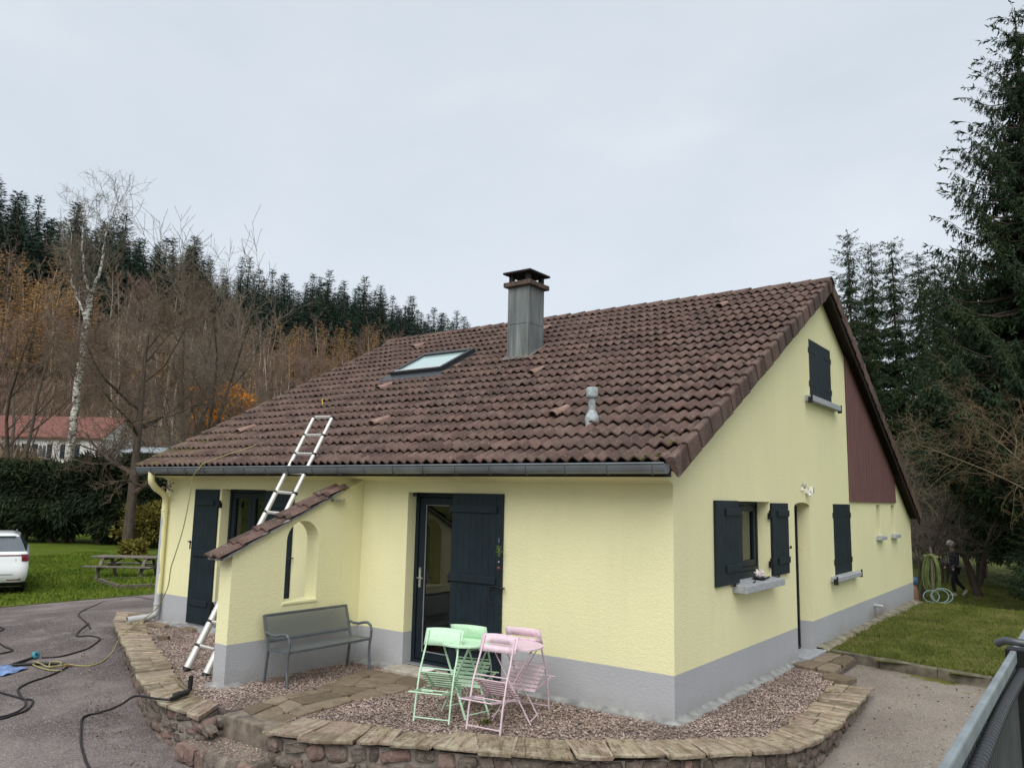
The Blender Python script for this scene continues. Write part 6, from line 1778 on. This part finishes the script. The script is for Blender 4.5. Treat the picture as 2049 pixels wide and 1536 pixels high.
# ---- neighbours: red-roofed house and a grey shed roof
nh = empty('neighbour_house', (-77.3, 32.5, 3.2), math.atan2(-.58, -.81)); tag(nh, 'white house with a long red tiled roof at the foot of the wooded hill', 'house')
M_nw = stucco('white house wall', (.62, .61, .58)); 
t = NT('red far roof'); p = t.pos(); t.color(t.ramp(t.noise(t.mapping(p, (3, 3, 6)), 1, 5), [(.3, (.11, .04, .032)), (.7, (.19, .078, .06))])).rough(.9); M_nr = t.m
HL, HD, HE, HR = 17.0, 8.0, 4.1, 6.3        # local +x runs along the house to the left, local -y ... the front faces the camera
MB().box(0, HL, -HD, 0, -2, HE).build('wall', M_nw, nh)
m = MB(); m.prism([(-HD - .0, HE), (0, HE), (-HD / 2, HR)], lambda u, v, d: (d, u, v - .05), .02, HL - .02); m.build('gable_wall', M_nw, nh)
m = MB()
for (ya_, yb_) in ((.45, -HD / 2), (-HD - .45, -HD / 2)):
    za_ = HE - .25
    m.add([(x, y, z + dz) for dz in (0, .14) for (y, z) in ((ya_, za_), (yb_, HR)) for x in (-.35, HL + .35)], [(0, 1, 3, 2), (4, 6, 7, 5), (0, 4, 5, 1), (2, 3, 7, 6), (0, 2, 6, 4), (1, 5, 7, 3)])
rf = m.build('roof', M_nr, nh)
MB().box(-.42, -.34, -HD / 2 - .1, .47, HE - .3, HE - .1).build('verge_trim', M_nw, rf)
for x in (3.2, 6.0, 8.6, 11.5, 14.2):
    w = MB().box(x - .45, x + .45, .0, .06, 1.9, 3.2).build('window', M_white, nh)
    for s in (-1, 1): MB().box(x + s * .22 - .17, x + s * .22 + .17, .061, .07, 1.98, 3.12).build('pane', M_cglass, w)
    for s in (-1, 1): MB().box(x + s * .72 - .25, x + s * .72 + .25, .01, .07, 1.85, 3.25).build('shutter', M_dark, w)
MB().box(5, 5.7, -HD / 2 - .4, -HD / 2 + .3, HR - .3, HR + 1.0).build('chimney', M_nr, nh) if False else None
sh = empty('shed', (-39.2, 17.0, -.5), .64); tag(sh, 'small shed with a pale grey metal roof beyond the left eave', 'shed')
MB().box(-1.6, 1.6, -1.2, 1.2, 0, 4.6).build('wall', simple('grey shed boards', (.16, .15, .13), .9), sh)
m = MB(); m.add([(-1.9, -1.5, 4.72), (1.9, -1.5, 4.72), (1.9, 1.5, 5.1), (-1.9, 1.5, 5.1), (-1.9, -1.5, 4.64), (1.9, -1.5, 4.64), (1.9, 1.5, 5.0), (-1.9, 1.5, 5.0)], [(0, 1, 2, 3), (4, 7, 6, 5), (0, 4, 5, 1), (1, 5, 6, 2), (2, 6, 7, 3), (3, 7, 4, 0)]); m.build('roof', simple('pale metal roof', (.38, .42, .46), .5), sh)

# ---- the wooded hillside
rs2 = np.random.RandomState(17)
def place(src, pts, group, scl, wide=(.85, 1.15)):
    first = True
    for (x, y) in pts:
        s_ = rs2.uniform(*scl)
        c = src if first else copy_tree(src)
        first = False
        c.location = (x, y, hill(x, y) - .3); c.rotation_euler = (rs2.normal(0, .02), rs2.normal(0, .02), rs2.uniform(0, 6.28)); c.scale = (s_ * rs2.uniform(*wide),) * 2 + (s_,)
        c['group'] = group
def spread_pts(n, xa, xb, ok, mind):
    out = []
    tries = 0
    while len(out) < n and tries < n * 60:
        tries += 1
        x = rs2.uniform(xa, xb); k = rs2.uniform(.27, 1.32); y = -7.56 + k * (3.5 - x)
        if ok(x, y) and all((x - a) ** 2 + (y - b) ** 2 > mind * mind for a, b in out[-400:]): out.append((x, y))
    return out
far_args = dict(H=21.0, Rm=4.2, z0=3.0, nwh=34, nbr=11, per=8.0, droop=.30, tipup=.10, slen=1.0, swid=.14, shape=1.05, hang=.8)
CG = 'spruces of the forest on the hilltop'; CLB = 'dark spruce in the forest along the hilltop'
con = [conifer_obj('hill_spruce', dict(far_args, seed=101 + i, H=(21, 18, 23)[i], Rm=(4.0, 4.3, 4.1)[i], z0=(3.0, 1.5, 4.5)[i]), (0, 0, 0), M_spruce2, CLB, CG) for i in range(3)]
def con_ok(x, y):
    if y < 72: return x < -148
    return x < -170 - 6 * math.sin(y * .07)
pts = spread_pts(298, -206, -156, con_ok, 3.2)
for i in range(3): place(con[i], pts[i::3], CG, (.74, 1.15), (1.05, 1.5))
# bare woodland trees
BG = 'bare trees on the brown hillside'; BLB = 'bare brown tree in the woodland on the hillside'
protos = []
for i in range(4):
    g = Grow(200 + i)
    H = (13, 15, 11, 14)[i]
    g.branch(np.array([0, 0, 0.]), np.array([0.02, 0, 1.]), H, .12, 1, 3, .6, .06, 0, (20, 11, 18, 10)[i], 9, .28, .05, .05, .3)
    g.twig = [tuple(q[:6]) + (max(q[6], .026), max(q[7], .020)) for q in g.twig]
    protos.append(tree_obj('woodland_tree', g, (0, 0, 0), (M_bark, M_paletrunk, M_bark, M_paletrunk)[i], (M_hilltwig, M_hilltwig2, M_hilltwig, M_hilltwig)[i], BLB, 'tree', BG, nb=4, nt=3))
pts = spread_pts(290, -170, -88, lambda x, y: not (y < 70 and x < -152) and not (-98 < x and 22 < y < 40), 3.4)
for i in range(4): place(protos[i], pts[i::4], BG, (.62, 1.0))
LG = 'orange larches on the hillside'; LLB = 'orange and yellow larch on the brown hillside'
lar = [conifer_obj('larch_tree', dict(seed=301 + i, H=14.0, Rm=1.9, z0=2.5, nwh=24, nbr=7, per=6.0, droop=.05, tipup=.1, slen=.6, swid=.10, shape=.8, hang=.4, gap=.15), (0, 0, 0), M_larch, LLB, LG) for i in range(2)]
lp = []
for (kx, ky, n_, sx) in ((-138, 47, 16, 10), (-113, 35, 10, 5), (-119, 42, 12, 6), (-127, 47, 12, 7), (-139, 104, 12, 8), (-150, 118, 12, 9), (-147, 129, 8, 8), (-110, 54, 3, 6), (-163, 145, 12, 12), (-104, 66, 2, 4)):
    for _ in range(n_): lp.append((kx + rs2.normal(0, sx * .6), ky + rs2.normal(0, sx * .5)))
place(lar[0], lp[0::2], LG, (.68, 1.08)); place(lar[1], lp[1::2], LG, (.68, 1.08))
# brown undergrowth, nobody could count it
n = 60000
x = rs2.uniform(-208, -80, n); k = rs2.uniform(.27, 1.32, n); y = -7.56 + k * (3.5 - x)
z = np.array([hill(a, b) for a, b in zip(x, y)])
dv = rs2.normal(0, .38, (n, 3)); dv[:, 2] = 1
V, F = sprays(np.stack([x, y, z - .2], 1), dv, rs2.uniform(.7, 2.6, n), rs2.uniform(.03, .09, n), 4)
o = link('undergrowth', np_mesh('undergrowth', V, F, leafy('brown undergrowth', (.185, .13, .095), .5, (.24, .155, .095)), False)); tag(o, 'brown leafless undergrowth covering the wooded hillside', 'undergrowth', kind='stuff')

# ---- grass blades
def blades(P, zf, L, W, mat, name, label, lean=.5):
    n = len(P); r_ = np.random.RandomState(len(P)); z = np.array([zf(a, b) for a, b in P])
    d = r_.normal(0, lean, (n, 3)); d[:, 2] = 1
    V, F = sprays(np.stack([P[:, 0], P[:, 1], z - .004], 1), d, L * r_.uniform(.4, 1.3, n), W * r_.uniform(.7, 1.3, n), 3)
    o = link(name, np_mesh(name, V, F, mat, False)); tag(o, label, 'grass', kind='stuff'); return o
def quadpts(n, poly): return scatter(poly, n)
P = scatter([(.25, 5.05), (2.9, 4.25), (4.5, 9), (3.2, 15), (.1, 15), (.12, 6)], 42000)
blades(P, gzr, .05, .006, M_bladeR, 'lawn_grass', 'short mossy grass of the lawn beside the gable')
P = scatter([(.0, 12.9), (3.2, 12.9), (3.5, 24), (-4, 24), (-1, 15)], 16000)
blades(P, gzr, .07, .012, M_bladeR, 'lawn_grass', 'rough grass behind the house near the walking person')
P = scatter([(-15.82, -3), (-15.82, 6.5), (-22, 10), (-30, 9), (-28, 2), (-19, -3)], 60000)
blades(P, lambda x, y: gz(x, y) + .012, .07, .014, M_blade, 'lawn_grass', 'bright green grass of the left lawn')
P = scatter([(.3, 5.1), (3, 4.4), (3, 4.25), (.3, 4.95)], 900)
blades(P, lambda x, y: gzr(x, y), .09, .008, M_bladeR, 'lawn_grass', 'longer grass fringe along the kerb')
P = scatter(bc, 2500)
blades(P, lambda x, y: -.36, .12, .014, M_blade, 'bed_plants', 'low green plants filling the timber-edged bed')
# fallen leaves on the drive edge and path
def litter(P, zf, s, mat, name, label):
    n = len(P); r_ = np.random.RandomState(9 + n); z = np.array([zf(a, b) for a, b in P]); d = r_.normal(0, 1, (n, 3)); d[:, 2] *= .25
    V, F = sprays(np.stack([P[:, 0], P[:, 1], z + .012], 1), d, s * r_.uniform(.6, 1.3, n), s * .3, 5)
    o = link(name, np_mesh(name, V, F, mat, False)); tag(o, label, 'leaves', kind='stuff')
M_litter = leafy('dry leaf litter', (.17, .13, .08), .7)
litter(scatter([(-10.2, -.8), (-5.3, -2.7), (-3.4, -3.3), (-4.5, -3.4), (-9.5, -1.3)], 1500), gz, .030, M_litter, 'leaf_litter', 'dry leaf bits along the foot of the stone wall')
litter(scatter([(1.3, 0), (2.6, -.5), (2.4, 4.2), (.8, 4.6), (1.3, 3)], 160), gz, .035, M_litter, 'leaf_litter', 'dry leaf bits scattered on the gravel path')
litter(scatter([(-15.9, -3), (-15.9, 6), (-26, 8), (-26, 0)], 300), gz, .06, M_litter, 'leaf_litter', 'pale leaf bits lying on the left lawn')
m = MB()
for k in range(3):
    c0 = Vector((-2.93 + .03 * k, -3.02 + .01 * k, -.33 + .03 * k)); m.add([c0 + Vector((-.03, 0, 0)), c0 + Vector((0, -.012, .02)), c0 + Vector((.035, 0, .03)), c0 + Vector((0, .012, .0))], [(0, 1, 2, 3)])
tag(m.build('orange_leaf', simple('orange maple leaf', (.55, .22, .03), .7), fixn=False), 'bright orange leaf at the foot of the steps', 'leaf')
